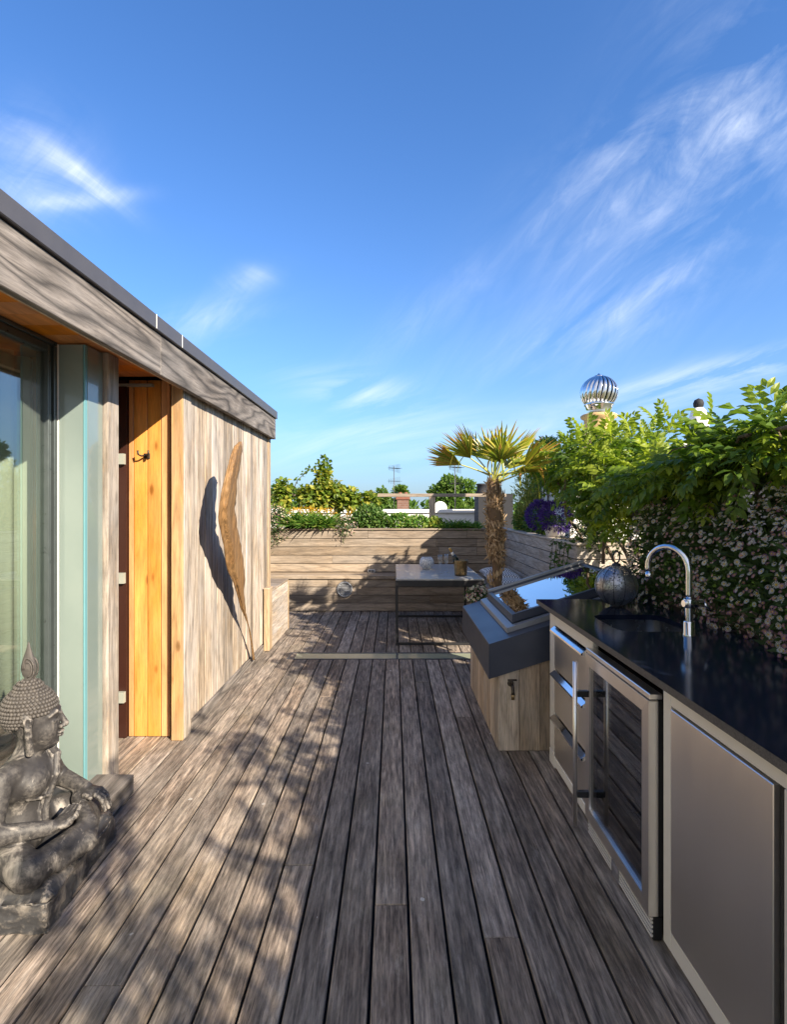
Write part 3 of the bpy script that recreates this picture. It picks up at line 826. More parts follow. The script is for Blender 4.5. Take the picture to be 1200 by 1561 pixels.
# ------------------------------------------------------------------ palm
PX, PY = .975, 5.0
t = thing('palm_tree', 'shaggy trunked fan palm with yellowish fronds beside the table', 'palm tree', (PX, PY, 0))
m = MB()
zs = [i*.05 for i in range(37)]
pts = [(PX + .012*math.sin(z*2.1) - .02*(z-1), PY + .01*math.cos(z*1.7), z-.02) for z in zs]
m.tube(pts, [.054 + .007*math.sin(z*5) + (.008 if z > 1.15 else 0) - (.03*(z-1.65)/.3 if z > 1.65 else 0) + random.uniform(-.006,.006) for z in zs], 18)
m.build('trunk', M['palmbark'], t)
sb = SB(); n = 2600
zz = RNG.uniform(.55, 1.79, n); lo = zz < 1.05
keep = ~lo | (RNG.random(n) < .18); zz = zz[keep]; lo = lo[keep]; n = len(zz)
an = RNG.uniform(0, 2*PI, n)
rad = np.where(lo, .056, .062) - np.clip((zz-1.6)/.3, 0, 1)*.03
P = np.stack([PX + rad*np.cos(an) - .02*(zz-1), PY + rad*np.sin(an), zz], 1)
D = np.stack([np.cos(an)*.45, np.sin(an)*.45, np.ones(n)*1.0], 1) + RNG.normal(size=(n,3))*np.where(lo, .25, .5)[:, None]
D[:, 2] *= np.where(RNG.random(n) < .3, -1, 1)
U = np.stack([np.cos(an), np.sin(an), np.zeros(n)], 1)
sb.scatter(leaf_tpl(.22, .03, .3), P, frames(D, U), RNG.uniform(.03, .085, n)*np.where(lo, .6, 1))
# hacked leaf bases
n = 90; zz = np.linspace(.5, 1.77, n); an = zz*27.0
P = np.stack([PX + .058*np.cos(an), PY + .058*np.sin(an), zz], 1)
D = np.stack([np.cos(an)*.35, np.sin(an)*.35, np.ones(n)], 1)
sb.scatter(leaf_tpl(.42, .1, .0), P, frames(D, np.stack([np.cos(an), np.sin(an), np.zeros(n)], 1)), RNG.uniform(.06, .10, n), rnd=RNG.uniform(.5, 1, n))
sb.build('trunk_fibre', M['fibre'], t)
TOP = Vector((PX-.02, PY, 1.80))
def frond(az, el, plen, rad, seed, span=80, roll=0.0, dry=0.0, cup=.2, droop=.1):
    rr = random.Random(seed)
    m = MB()
    d = Vector((math.cos(az)*math.cos(el), math.sin(az)*math.cos(el), math.sin(el)))
    p0 = TOP + Vector((math.cos(az)*.03, math.sin(az)*.03, rr.uniform(-.05, .05)))
    plen += .09
    pp = [p0 + d*plen*f + Vector((0,0,-.08*plen*f*f)) for f in (0, .35, .7, 1)]
    m.tube(pp, [.012, .008, .0065, .006], 6, mi=1, caps=False)
    hub = pp[-1]; d2 = (pp[-1]-pp[-2]).normalized()
    side = d2.cross(Vector((0,0,1))).normalized(); up = side.cross(d2).normalized()
    q = Matrix.Rotation(roll, 3, d2); side = q @ side; up = q @ up
    ns = 18
    for k in range(ns):
        th = R(-span + 2*span*(k+.5)/ns) + rr.uniform(-.025, .025)
        L = rad*(1.0 - .22*abs(th/R(span))**1.5)*rr.uniform(.88, 1.06)
        u = (d2*math.cos(th) + side*math.sin(th) + up*cup*(1-.6*math.cos(th))).normalized()
        nrm = (up - u*up.dot(u)).normalized(); s_ = u.cross(nrm)
        w = .0125*rr.uniform(.8, 1.2)
        fold = rr.random() < .06+droop*.7; fp = rr.uniform(.35, .85)
        rn = min(1, max(0, rr.uniform(.10, .62) + dry*rr.uniform(.2, .9)))
        st = ((0, .003), (.20, .0075), (.42, w), (.65, w*.85), (.85, w*.5), (1.0, .001))
        V = []; p = hub.copy(); dirv = u.copy(); last = 0
        for f, hw in st:
            if fold and f > fp: dirv = (dirv*.45 + Vector((0,0,-1))*.7).normalized()
            else: dirv = (dirv + Vector((0,0,-1))*droop*.10*f).normalized()
            p = p + dirv*L*(f-last); last = f
            V += [p + s_*hw + nrm*hw*.8, p, p - s_*hw + nrm*hw*.8]
        for i in range(len(st)-1):
            a = 3*i; tip = rr.random()*.5 if i >= 3 else 0
            m.add(V[a:a+6], [(0,1,4,3),(1,2,5,4)], 0, min(1, rn + tip), False)
    m.build('frond', [M['palmleaf'], M['petiole']], t)
# azimuth, elevation, petiole, blade length, span, roll, dryness, droop
for i, (az, el, pl, rd, sp_, ro, dry, dr_) in enumerate((
    (4.3, 1.30, .20, .40, 75, .2, .10, .02), (5.2, 1.12, .22, .40, 70, -.3, .15, .02), (1.3, 1.15, .22, .40, 75, .1, .10, .02),
    (2.9, .95, .22, .42, 62, .5, .25, .03), (3.6, .62, .28, .44, 52, .3, .40, .05), (3.15, .42, .30, .44, 34, .7, .55, .03),
    (.1, .85, .24, .44, 62, -.4, .20, .03), (6.0, .62, .30, .46, 52, -.5, .42, .05), (5.7, .40, .28, .42, 46, .2, .35, .18),
    (.75, .6, .26, .42, 65, .1, .15, .08), (4.75, .55, .20, .36, 62, .0, .15, .20),
    (5.4, .18, .22, .36, 45, -.2, .25, .42))):
    frond(az, el, pl*.72, rd*.86, 100+i, span=sp_, roll=ro, dry=dry, droop=dr_)

# ------------------------------------------------------------------ rooflight
RX0, RX1, RY0, RY1, SL = .60, 1.62, 3.30, 4.55, .315
def zc(x): return .68 + SL*(x-RX0)
t = thing('rooflight', 'sloping dark metal rooflight with a mirror-like pane on a timber kerb', 'rooflight', (1.1, 3.9, 0))
m = MB(); m.prism([(RX0, .46), (RX1, .46+SL*(RX1-RX0)), (RX1, zc(RX1)), (RX0, zc(RX0))], 'y', RY0, RY1); m.build('capping', M['zinc'], t, bevel=.003)
m = MB()
for i in range(9):
    y = 3.335 + i*.131; m.box(.662, .682, y+.002, y+.129, .004, .475)
for i in range(7):
    x = .664 + i*.132
    za = .46 + SL*(x-RX0); xa, xb = x+.002, x+.130
    m.prism([(xa, .004), (xb, .004), (xb, za+.10), (xa, za+.06)], 'y', 3.318, 3.334)
m.build('kerb_boards', M['slat_z'], t, bevel=.003)
m = MB(); m.box(.684, 1.6, 3.336, 4.50, .0, .45); m.build('kerb_core', M['rubber'], t)
def ring(mb, x0, x1, y0, y1, w, h0, h1):
    def band(xa, xb, ya, yb): mb.prism([(xa, zc(xa)+h0), (xb, zc(xb)+h0), (xb, zc(xb)+h1), (xa, zc(xa)+h1)], 'y', ya, yb)
    band(x0, x0+w, y0, y1); band(x1-w, x1, y0, y1); band(x0+w+.0005, x1-w-.0005, y0, y0+w); band(x0+w+.0005, x1-w-.0005, y1-w, y1)
m = MB(); ring(m, .735, 1.60, 3.40, 4.44, .05, .002, .035); m.build('frame', M['greymetal'], t, bevel=.003)
m = MB(); ring(m, .785, 1.58, 3.47, 4.38, .03, .036, .092); sash = m.build('sash', M['zinc'], t, bevel=.003)
m = MB(); m.prism([(.816, zc(.816)+.075), (1.549, zc(1.549)+.075), (1.549, zc(1.549)+.083), (.816, zc(.816)+.083)], 'y', 3.501, 4.349); m.build('pane', M['skyglass'], sash)
m = MB(); m.prism([(.786, zc(.786)+.093), (1.58, zc(1.58)+.093), (1.58, zc(1.58)+.112), (.786, zc(.786)+.112)], 'y', 4.352, 4.378); m.build('top_rail', M['greymetal'], sash, bevel=.003)

t = thing('garden_tap', 'small aged metal tap on the front boards of the rooflight kerb', 'tap', (.74, 3.318, .42))
m = MB(); m.tube([(.74, 3.317, .43), (.74, 3.275, .43), (.74, 3.255, .425), (.74, 3.248, .40), (.74, 3.248, .385)], [.011,.011,.012,.010,.012], 12)
m.lathe([(.02,0),(.02,.006),(.012,.008)], (.74, 3.317, .43), 16, axis='y'); m.build('body', M['iron'], t)
m = MB(); m.tube([(.74, 3.268, .436), (.74, 3.268, .462)], .007, 10); m.tube([(.712, 3.268, .465), (.768, 3.268, .465)], .006, 8); m.build('handle', M['iron'], t)
m = MB(); m.tube([(.74, 3.248, .384), (.74, 3.248, .352)], [.013, .011], 12); m.build('hose_end', M['bronze'], t)

# ------------------------------------------------------------------ outdoor kitchen
CF = .945          # cabinet face
CT = .965          # worktop height
t = thing('kitchen_unit', 'long outdoor kitchen unit with dark polished worktop and steel fronts', 'kitchen unit', (1.28, 1.3, 0))
def worktop():
    x0, x1, y0, y1 = .895, 1.642, -1.6, 3.288
    cx, cy, hx, hy = 1.24, 2.63, .185, .19
    angs = sorted([2*PI*k/56 for k in range(56)] + [math.atan2(y-cy, x-cx) % (2*PI) for x in (x0, x1) for y in (y0, y1)])
    inner = []; outer = []
    for a in angs:
        c, s = math.cos(a), math.sin(a); p = 6
        r = 1/((abs(c)/hx)**p + (abs(s)/hy)**p)**(1/p); inner.append((cx+c*r, cy+s*r))
        k = min(((x1-cx)/c if c > 1e-9 else (x0-cx)/c if c < -1e-9 else 1e9), ((y1-cy)/s if s > 1e-9 else (y0-cy)/s if s < -1e-9 else 1e9))
        outer.append((cx+c*k, cy+s*k))
    n = len(angs); m = MB(); zt, zb = CT, CT-.026
    V = [(*p, zt) for p in inner] + [(*p, zt) for p in outer] + [(*p, zb) for p in inner] + [(*p, zb) for p in outer]
    F = []; G = []
    for i in range(n):
        j = (i+1) % n
        F.append((i, n+i, n+j, j)); F.append((2*n+i, 2*n+j, 3*n+j, 3*n+i)); F.append((i, j, 2*n+j, 2*n+i)); G.append((n+i, 3*n+i, 3*n+j, n+j))
    m.add(V, F, 0, .5); m.add(V, G, 1, .5)
    m.build('worktop', [M['granite'], M['granite_edge']], t)
    b = MB(); V = []; dep = [(1.02, 0), (1.02, -.16), (.9, -.185), (.1, -.19)]
    for f, z in dep:
        V += [(cx+(p[0]-cx)*f, cy+(p[1]-cy)*f, zb-.001+z) for p in inner]
    F = [(k*n+i, k*n+(i+1) % n, (k+1)*n+(i+1) % n, (k+1)*n+i) for k in range(3) for i in range(n)]
    F.append(tuple(3*n+i for i in range(n)))
    b.add(V, F, 0, .5, True); b.build('sink', M['sinksteel'], t)
worktop()
m = MB(); m.box(.975, 1.62, 2.55, 3.15, .03, .72); m.box(.975, 1.62, -1.5, 1.80, .03, .935); m.box(1.0, 1.62, 1.87, 2.47, .9, .937); m.build('carcass', M['rubber'], t)
m = MB()
m.box(CF, .974, 3.073, 3.17, .10, .937)            # end stile
m.box(.974, 1.62, 3.152, 3.17, .10, .937)
m.box(CF, .974, 2.552, 3.071, .852, .937)          # rail above drawers
m.box(CF, .974, 2.492, 2.55, .05, .937)            # stile to fridge
m.box(CF, .974, 1.790, 1.838, .03, .937)           # stile after fridge
m.box(CF, .974, 1.22, 1.788, .868, .937); m.box(CF, .974, -1.5, 1.218, .868, .937)
m.box(CF, .974, -1.5, 1.788, .03, .098)
m.box(CF, .974, 1.222, 1.270, .10, .866)
m.build('frame', M['alu'], t, bevel=.002)
m = MB(); m.box(CF-.003, .974, 2.552, 3.071, .03, .082); m.box(CF-.003, .974, 3.073, 3.17, .012, .098); m.build('plinth', M['alu_lit'], t, bevel=.003)
for za, zb in ((.602, .846), (.345, .590), (.09, .333)):
    m = MB(); m.box(CF-.004, .972, 2.556, 3.068, za, zb-.034); d = m.build('drawer_front', M['steel'], t, bevel=.002)
    m = MB(); m.prism([(CF-.005, zb+.002), (CF-.030, zb-.016), (CF-.032, zb-.024), (CF-.005, zb-.032)], 'y', 2.558, 3.066); m.build('handle', M['chrome'], d)
m = MB(); m.box(CF-.004, .972, 1.300, 1.782, .102, .860); m.build('cabinet_door', M['steel'], t, bevel=.002)
m = MB(); m.box(CF+.012, .973, 1.272, 1.298, .10, .866); m.build('shadow_gap', M['rubber'], t)
m = MB(); m.box(CF-.004, .972, .66, 1.218, .102, .860); m.build('cabinet_door', M['steel'], t, bevel=.002)
m = MB(); m.box(CF-.004, .972, .08, .655, .102, .860); m.build('cabinet_door', M['steel'], t, bevel=.002)

t = thing('wine_fridge', 'steel framed glass fronted wine fridge between drawers and steel door', 'fridge', (1.2, 2.16, 0))
FY0, FY1, FD = 1.862, 2.478, .905
m = MB(); fw = .052
z0, z1 = .092, .858
m.prism([(FY0, z0), (FY1, z0), (FY1-fw, z0+fw), (FY0+fw, z0+fw)], 'x', FD, FD+.035)
dr = m.build('door', M['steel_h'], t, bevel=.0015)
m = MB(); m.prism([(FY0, z1), (FY0+fw, z1-fw), (FY1-fw, z1-fw), (FY1, z1)], 'x', FD, FD+.035); m.build('top_rail', M['steel_h'], dr, bevel=.0015)
m = MB(); m.prism([(FY0, z0+.001), (FY0+fw-.001, z0+fw), (FY0+fw-.001, z1-fw), (FY0, z1-.001)], 'x', FD, FD+.035); m.build('stile', M['steel'], dr, bevel=.0015)
m = MB(); m.prism([(FY1, z0+.001), (FY1, z1-.001), (FY1-fw+.001, z1-fw), (FY1-fw+.001, z0+fw)], 'x', FD, FD+.035); m.build('stile', M['steel'], dr, bevel=.0015)
m = MB(); m.box(FD+.010, FD+.016, FY0+fw, FY1-fw, z0+fw, z1-fw); m.build('pane', M['fridgeglass'], dr)
hx = FD-.062; hy = 2.435
m = MB(); m.tube([(hx, hy, .068), (hx, hy, .828)], .0105, 14); hd = m.build('handle', M['steel'], dr)
for z in (.215, .68):
    m = MB(); m.box(hx+.0075, FD-.0005, hy-.011, hy+.011, z-.014, z+.014); m.build('bracket', M['blacksteel'], hd, bevel=.002)
m = MB(); m.box(FD+.017, FD+.019, FY0+fw+.006, FY0+fw+.05, .735, .785); m.build('badge', M['coping'], dr)
m = MB()
m.box(.942, 1.5, FY0+.003, FY0+.0125, .092, .858); m.box(.942, 1.5, FY1-.0125, FY1-.003, .092, .858); m.box(1.48, 1.5, FY0+.013, FY1-.013, .02, .865)
m.box(.96, 1.479, FY0+.013, FY1-.013, .845, .865); m.box(.96, 1.479, FY0+.013, FY1-.013, .02, .092)
m.build('cabinet', M['rubber'], t)
for z in (.30, .48, .66):
    m = MB(); m.box(.956, .972, FY0+.02, FY1-.02, z-.006, z+.014)
    for i in range(14): 
        x = .99 + i*.034; m.box(x, x+.005, FY0+.02, FY1-.02, z, z+.005)
    m.build('shelf', M['alu'], t)
m = MB(); m.box(FD+.004, .955, FY0, FY1, .862, .882); m.build('top_trim', M['steel_h'], t, bevel=.002)
m = MB(); m.box(FD+.02, .955, FY0+.004, FY1-.004, .006, .088)
m.build('grille', M['rubber'], t)
m = MB()
for z in (.02, .036, .052, .068, .082): m.box(FD+.012, FD+.019, FY0+.006, FY1-.006, z-.004, z+.003)
m.build('grille_slat', M['alu'], t)
m = MB(); m.box(FD+.008, FD+.018, 2.13, 2.20, .01, .085); m.build('lock_plate', M['chrome'], t, bevel=.002)

t = thing('mixer_tap', 'tall chrome swan neck tap behind the worktop sink', 'tap', (1.335, 2.37, CT))
bx, by = 1.335, 2.37; u = Vector((-.45, .89, 0)).normalized()
m = MB(); m.lathe([(.026,0),(.026,.006),(.0235,.01),(.0235,.06),(.02,.065)], (bx, by, CT), 24)
m.build('base', M['chrome'], t)
m = MB(); m.lathe([(.021,0),(.0235,.004),(.0235,.035),(.021,.04)], (bx, by, CT+.125), 24); 
m.tube([(bx+.0, by, CT+.0655), (bx, by, CT+.1245)], .0165, 20, caps=False)
m.tube([(bx-.028, by-.004, CT+.145), (bx+.062, by+.0, CT+.143)], .0155, 18); m.build('valve', M['chrome'], t)
m = MB(); m.tube([(bx+.0625, by, CT+.143), (bx+.085, by, CT+.13), (bx+.10, by, CT+.11)], [.012,.007,.006], 12); m.build('lever', M['chrome'], t)
pp = [Vector((bx, by, CT+.166+.02*i)) for i in range(5)]
cz = CT+.288; rr = .105
for k in range(0, 15):
    a = PI*k/14*1.08
    pp.append(Vector((bx, by, cz)) + u*(rr-rr*math.cos(a)) + Vector((0,0,1))*rr*math.sin(a))
m = MB(); m.tube(pp, .0135, 16); e = pp[-1]; e2 = e + (pp[-1]-pp[-2]).normalized()*.03
m.tube([e, e2], .0155, 16); m.build('spout', M['chrome'], t)

t = thing('lantern', 'round pierced black metal lantern on the far end of the worktop', 'lantern', (1.30, 3.06, CT))
c = (1.30, 3.06, CT+.122); r0 = .118
m = MB(); m.lathe([(r0*math.sin(R(a)), -r0*math.cos(R(a))) for a in range(12, 170, 6)], c, 48)
gl = m.build('globe', M['filigree'], t)
md = gl.modifiers.new('thick', 'SOLIDIFY'); md.thickness = .003
m = MB()
for k in range(12):
    a = 2*PI*k/12
    m.tube([(c[0]+(r0+.001)*math.sin(R(p))*math.cos(a), c[1]+(r0+.001)*math.sin(R(p))*math.sin(a), c[2]-(r0+.001)*math.cos(R(p))) for p in range(12, 170, 8)], .0014, 5, caps=False)
m.build('rib', M['blacksteel'], t)
m = MB(); m.lathe([(.035,-.122),(.03,-.114)], c, 24); m.build('foot', M['blacksteel'], t)
m = MB(); m.lathe([(.026,.112),(.024,.125),(.012,.13)], c, 24); m.build('cap', M['blacksteel'], t)
m = MB(); m.tube([(c[0]+.010*math.cos(a)*2.0, c[1], c[2]+.165+.035*math.sin(a)) for a in [R(x) for x in range(-90, 271, 20)]], .005, 8, caps=False); m.build('ring', M['blacksteel'], t)

# ------------------------------------------------------------------ statue (signed distance field, surface nets)
class SDF:
    def __init__(self, lo, hi, h):
        self.lo = np.array(lo, float); self.h = h
        self.n = np.ceil((np.array(hi)-self.lo)/h).astype(int)+1
        self.D = np.full(self.n, 1.0, np.float32)
    def sub(self, bmin, bmax, pad):
        a = np.maximum(0, np.floor((np.array(bmin)-pad-self.lo)/self.h).astype(int)); b = np.minimum(self.n, np.ceil((np.array(bmax)+pad-self.lo)/self.h).astype(int)+1)
        sl = tuple(slice(x, y) for x, y in zip(a, b))
        g = [self.lo[i]+self.h*np.arange(a[i], b[i]) for i in range(3)]
        return sl, np.stack(np.meshgrid(*g, indexing='ij'), -1)
    def blend(self, sl, d, k, cut=False):
        a = self.D[sl]
        if cut: d, a = d, -a
        h = np.clip(.5+.5*(a-d)/k, 0, 1)
        r = a*(1-h)+d*h-k*h*(1-h)
        self.D[sl] = -r if cut else r
    def cap(self, p, q, r0, r1, k=.02, cut=False):
        p, q = np.array(p, float), np.array(q, float); rm = max(r0, r1)
        sl, P = self.sub(np.minimum(p, q)-rm, np.maximum(p, q)+rm, .03+k)
        ba = q-p; t = np.clip(((P-p)@ba)/(ba@ba), 0, 1)
        d = np.linalg.norm(P-p-t[..., None]*ba, axis=-1)-(r0+(r1-r0)*t)
        self.blend(sl, d, k, cut)
    def ell(self, c, r, k=.02, cut=False, rot=None):
        c = np.array(c, float); r = np.array(r, float); rm = r.max()
        sl, P = self.sub(c-rm, c+rm, .03+k); Q = P-c
        if rot is not None: Q = Q @ rot
        k0 = np.linalg.norm(Q/r, axis=-1); k1 = np.linalg.norm(Q/(r*r), axis=-1)+1e-9
        self.blend(sl, k0*(k0-1)/k1, k, cut)
    def mesh(self):
        D = self.D; s = D < 0
        nx, ny, nz = D.shape
        cnt = np.zeros((nx-1, ny-1, nz-1), np.int8); acc = np.zeros((nx-1, ny-1, nz-1, 3), np.float32)
        I = np.stack(np.meshgrid(np.arange(nx), np.arange(ny), np.arange(nz), indexing='ij'), -1).astype(np.float32)
        def edge(axis):
            a = [slice(None)]*3; b = [slice(None)]*3; a[axis] = slice(0, -1); b[axis] = slice(1, None)
            d0, d1 = D[tuple(a)], D[tuple(b)]; cr = (s[tuple(a)] != s[tuple(b)])
            t = np.where(cr, d0/(d0-d1+1e-12*(d0 == d1)), 0)
            p = I[tuple(a)].copy(); p[..., axis] += t
            return cr, p, s[tuple(a)]
        E = [edge(i) for i in range(3)]
        for ax in range(3):
            cr, p, _ = E[ax]; o = [i for i in range(3) if i != ax]
            for i in (0, 1):
                for j in (0, 1):
                    sl = [slice(None)]*3
                    sl[o[0]] = slice(i, cr.shape[o[0]]-1+i); sl[o[1]] = slice(j, cr.shape[o[1]]-1+j)
                    c = cr[tuple(sl)]; cnt += c; acc += p[tuple(sl)]*c[..., None]
        act = cnt > 0; idx = np.full(act.shape, -1, np.int64); idx[act] = np.arange(act.sum())
        V = acc[act]/cnt[act][:, None]*self.h+self.lo
        F = []
        for ax in range(3):
            cr, p, sg = E[ax]; o = [(ax+1) % 3, (ax+2) % 3]
            sl = [slice(None)]*3; sl[o[0]] = slice(1, -1); sl[o[1]] = slice(1, -1)
            c = cr[tuple(sl)]; w = np.argwhere(c); sg = sg[tuple(sl)][c]
            w[:, o[0]] += 1; w[:, o[1]] += 1
            def at(i, j):
                q = w.copy(); q[:, o[0]] -= i; q[:, o[1]] -= j; return idx[q[:, 0], q[:, 1], q[:, 2]]
            q = np.stack([at(1,1), at(0,1), at(0,0), at(1,0)], 1); q[~sg] = q[~sg][:, ::-1]
            F.append(q)
        return V, np.concatenate(F)

def statue():
    root = thing('buddha_statue', 'weathered dark stone seated Buddha statue by the glass doors', 'statue', (-1.492, 2.165, 0), R(6)); root.scale = (.92, .86, 1.0)
    S = SDF((-.22,-.40,.10), (.34,.40,.83), .0045)
    yaw = R(16); cy, sy = math.cos(yaw), math.sin(yaw)
    H = lambda x, y, z: (cy*x-sy*y, sy*x+cy*y, z)
    RT = np.array([[cy,-sy,0],[sy,cy,0],[0,0,1]])
    # torso
    S.ell((-.06,0,.215), (.12,.165,.10), .03); S.ell((-.035,0,.30), (.080,.100,.13), .04); S.ell((-.02,0,.44), (.094,.142,.100), .035)
    S.cap((-.03,-.125,.492), (-.03,.125,.492), .050, .050, .035); S.cap((-.02,0,.50), (.0,0,.62), .055, .047, .03)
    S.ell((.045,-.065,.435), (.045,.07,.05), .03); S.ell((.045,.065,.435), (.045,.07,.05), .03)
    # legs
    for s in (-1, 1):
        S.cap((-.06, s*.10, .200), (.125, s*.285, .195), .078, .064, .022)
    S.cap((.135,-.275,.19), (.222,.04,.195), .058, .040, .014); S.cap((.215,.04,.21), (.13,.16,.262), .040, .030, .02); S.cap((.13,.16,.262), (.105,.20,.275), .030, .02, .015)
    S.cap((.13,.28,.19), (.250,-.04,.172), .056, .038, .014); S.cap((.245,-.04,.175), (.20,-.17,.165), .038, .03, .02)
    # arms
    S.cap((-.045,-.165,.482), (-.040,-.238,.315), .052, .041, .014); S.cap((-.040,-.238,.315), (.135,-.135,.285), .041, .029, .012)
    S.cap((-.045,.165,.482), (-.005,.250,.33), .052, .041, .014); S.cap((-.005,.250,.33), (.15,.185,.295), .041, .029, .012)
    # near hand, palm up in the lap
    S.ell((.172,-.095,.285), (.045,.048,.020), .015)
    for i in range(4):
        x = .150+.0175*i; L = (.060,.068,.064,.050)[i]
        S.cap((x,-.065,.292), (x+.006,-.065+L*.55,.297), .0105, .010, .005); S.cap((x+.006,-.065+L*.55,.297), (x+.008,-.065+L,.308), .010, .008, .004)
    S.cap((.195,-.115,.29), (.222,-.085,.302), .012, .011, .006); S.cap((.222,-.085,.302), (.222,-.06,.312), .011, .008, .004)
    # far hand laid over the shin
    S.ell((.185,.165,.285), (.045,.042,.022), .015)
    for i in range(4):
        y = .132+.0215*i; L = (.052,.062,.060,.046)[i]
        S.cap((.215,y,.284), (.215+L*.62,y-.006,.262), .0115, .0105, .005); S.cap((.215+L*.62,y-.006,.262), (.222+L*.80,y-.010,.222), .0105, .0085, .004)
    S.cap((.17,.125,.288), (.205,.105,.285), .0125, .010, .006)
    # robe edge over the far shoulder and across the chest
    rp = [(-.06,.075,.555),(.02,.085,.548),(.075,.065,.50),(.088,.028,.43),(.066,.012,.36),(.054,.0,.30),(.060,-.008,.255)]
    for a, b in zip(rp[:-1], rp[1:]): S.cap(a, b, .016, .016, .008)
    for dy in (.026, -.024):
        for a, b in zip(rp[1:-1], rp[2:]): S.cap((a[0]-.008, a[1]+dy, a[2]), (b[0]-.008, b[1]+dy, b[2]), .007, .007, .006)
    hp = [(.035,-.105,.385),(.062,-.05,.366),(.068,.0,.356)]
    for a, b in zip(hp[:-1], hp[1:]): S.cap(a, b, .006, .006, .008)
    # head
    S.ell(H(-.005,0,.705), (.100,.090,.100), .02, rot=RT); S.ell(H(.030,0,.655), (.078,.076,.105), .03, rot=RT)
    S.ell(H(.060,0,.585), (.036,.044,.036), .03, rot=RT); S.ell(H(.058,.038,.628), (.040,.034,.042), .02, rot=RT); S.ell(H(.058,-.038,.628), (.040,.034,.042), .02, rot=RT)
    for s in (-1, 1):
        S.ell(H(.092, s*.036, .664), (.022,.024,.013), .008, cut=True, rot=RT)
        S.ell(H(.083, s*.034, .664), (.019,.025,.016), .004, rot=RT)
        S.cap(H(.107, s*.008, .688), H(.100, s*.034, .701), .0075, .007, .008); S.cap(H(.100, s*.034, .701), H(.078, s*.064, .690), .007, .005, .008)
        S.cap(H(.101, s*.016, .655), H(.088, s*.054, .657), .0035, .003, .003)
        S.ell(H(.119, s*.013, .631), (.012,.010,.009), .006, rot=RT)
        S.cap(H(-.008, s*.089, .712), H(.004, s*.099, .690), .020, .018, .01); S.cap(H(.004, s*.099, .690), H(.006, s*.096, .630), .017, .012, .01); S.cap(H(.006, s*.096, .630), H(.010, s*.090, .562), .013, .015, .01)
        S.ell(H(.006, s*.116, .685), (.010,.010,.022), .006, cut=True, rot=RT)
    S.cap(H(.106,0,.690), H(.130,0,.640), .009, .013, .010); S.ell(H(.131,0,.636), (.013,.012,.011), .006, rot=RT)
    S.ell(H(.113,0,.608), (.014,.026,.0075), .005, rot=RT); S.ell(H(.110,0,.594), (.014,.021,.008), .005, rot=RT)
    S.cap(H(.124,-.030,.6015), H(.124,.030,.6015), .0035, .0035, .003, cut=True)
    S.ell(H(.086,0,.570), (.020,.022,.017), .012, rot=RT)
    V, F = S.mesh()
    np_mesh('body', V, F, np.zeros(len(F)), np.full(len(F), .5), M['statue'], root, True, local=True)
    # curls
    sb = SB(); P = []; Nn = []
    def shell(c, r, zmin_fn, step):
        lat = R(4)
        while lat < R(128):
            ring_r = max(r[0]*math.sin(lat), .002); k = max(1, int(2*PI*ring_r/step))
            for i in range(k):
                a = 2*PI*(i+.5*(int(lat*40) % 2))/k
                p = (c[0]+r[0]*math.sin(lat)*math.cos(a), c[1]+r[1]*math.sin(lat)*math.sin(a), c[2]+r[2]*math.cos(lat))
                if p[2] > zmin_fn(p[0], p[1]): P.append(H(*p)); Nn.append(H(math.sin(lat)*math.cos(a), math.sin(lat)*math.sin(a), math.cos(lat)))
            lat += step/r[2]
    hl = lambda x, y: .712 + .012*math.cos(y*30) if x > .03 else (.700-.0+(.03-x)*-.55 if x > -.06 else .615+.0)
    shell((-.010,0,.712), (.110,.103,.098), hl, .0150)
    shell((-.012,0,.795), (.058,.056,.040), lambda x, y: .79, .0145)
    P = np.array(P); Nn = np.array(Nn)
    Rm = frames(Nn, np.tile([[.03,.02,1.0]], (len(Nn),1))+RNG.normal(size=(len(Nn),3))*.01)
    tp = ico_tpl(2); sb.scatter(tp, P, Rm, np.tile([[.0075,.0082,.0082]], (len(P),1)))
    # caps under the curls
    for c, r in (((-.010,0,.715), (.108,.100,.096)), ((-.012,0,.795), (.056,.054,.038))):
        v = ico_tpl(4); keep_c = np.array(H(*c)); vv = v[0]*np.array(r)
        vv = vv @ RT.T + keep_c
        wx = (v[0]*np.array(r)+np.array(c)); mask = np.array([w[2] > hl(w[0], w[1])-.004 for w in wx]) if r[0] > .06 else np.ones(len(vv), bool)
        fk = v[1][mask[v[1]].all(1)]
        sb.V.append(vv); sb.F.append(fk+sb.n); sb.M.append(np.zeros(len(fk), int)); sb.R.append(np.full(len(fk), .5)); sb.n += len(vv)
    o = np_mesh('hair', np.concatenate(sb.V), np.concatenate(sb.F), np.concatenate(sb.M), np.concatenate(sb.R), M['statuehair'], root, True, local=True)
    # flame finial
    m = MB(); b = H(-.012, 0, .825)
    m.lathe([(.020,0),(.024,.010),(.018,.016),(.027,.030),(.034,.050),(.033,.070),(.024,.100),(.013,.130),(.005,.155),(.0005,.168)], b, 20, sx=.95, sy=.55)
    for s, q in ((.9, .0), (.62, .0)):
        for side in (-1, 1):
            m.tube([(b[0]+.034*s*math.cos(R(a))*(1 if a < 90 else .55), b[1]+side*.017, b[2]+.055+.034*s*math.sin(R(a))*1.5) for a in range(-80, 200, 20)], .0038, 6)
    m.build('flame', M['statuehair'], root, local=True)
    # plinth: rough hewn block
    bm = bmesh.new(); bmesh.ops.create_cube(bm, size=1.0); bmesh.ops.subdivide_edges(bm, edges=bm.edges[:], cuts=34, use_grid_fill=True)
    me = bpy.data.meshes.new('base')
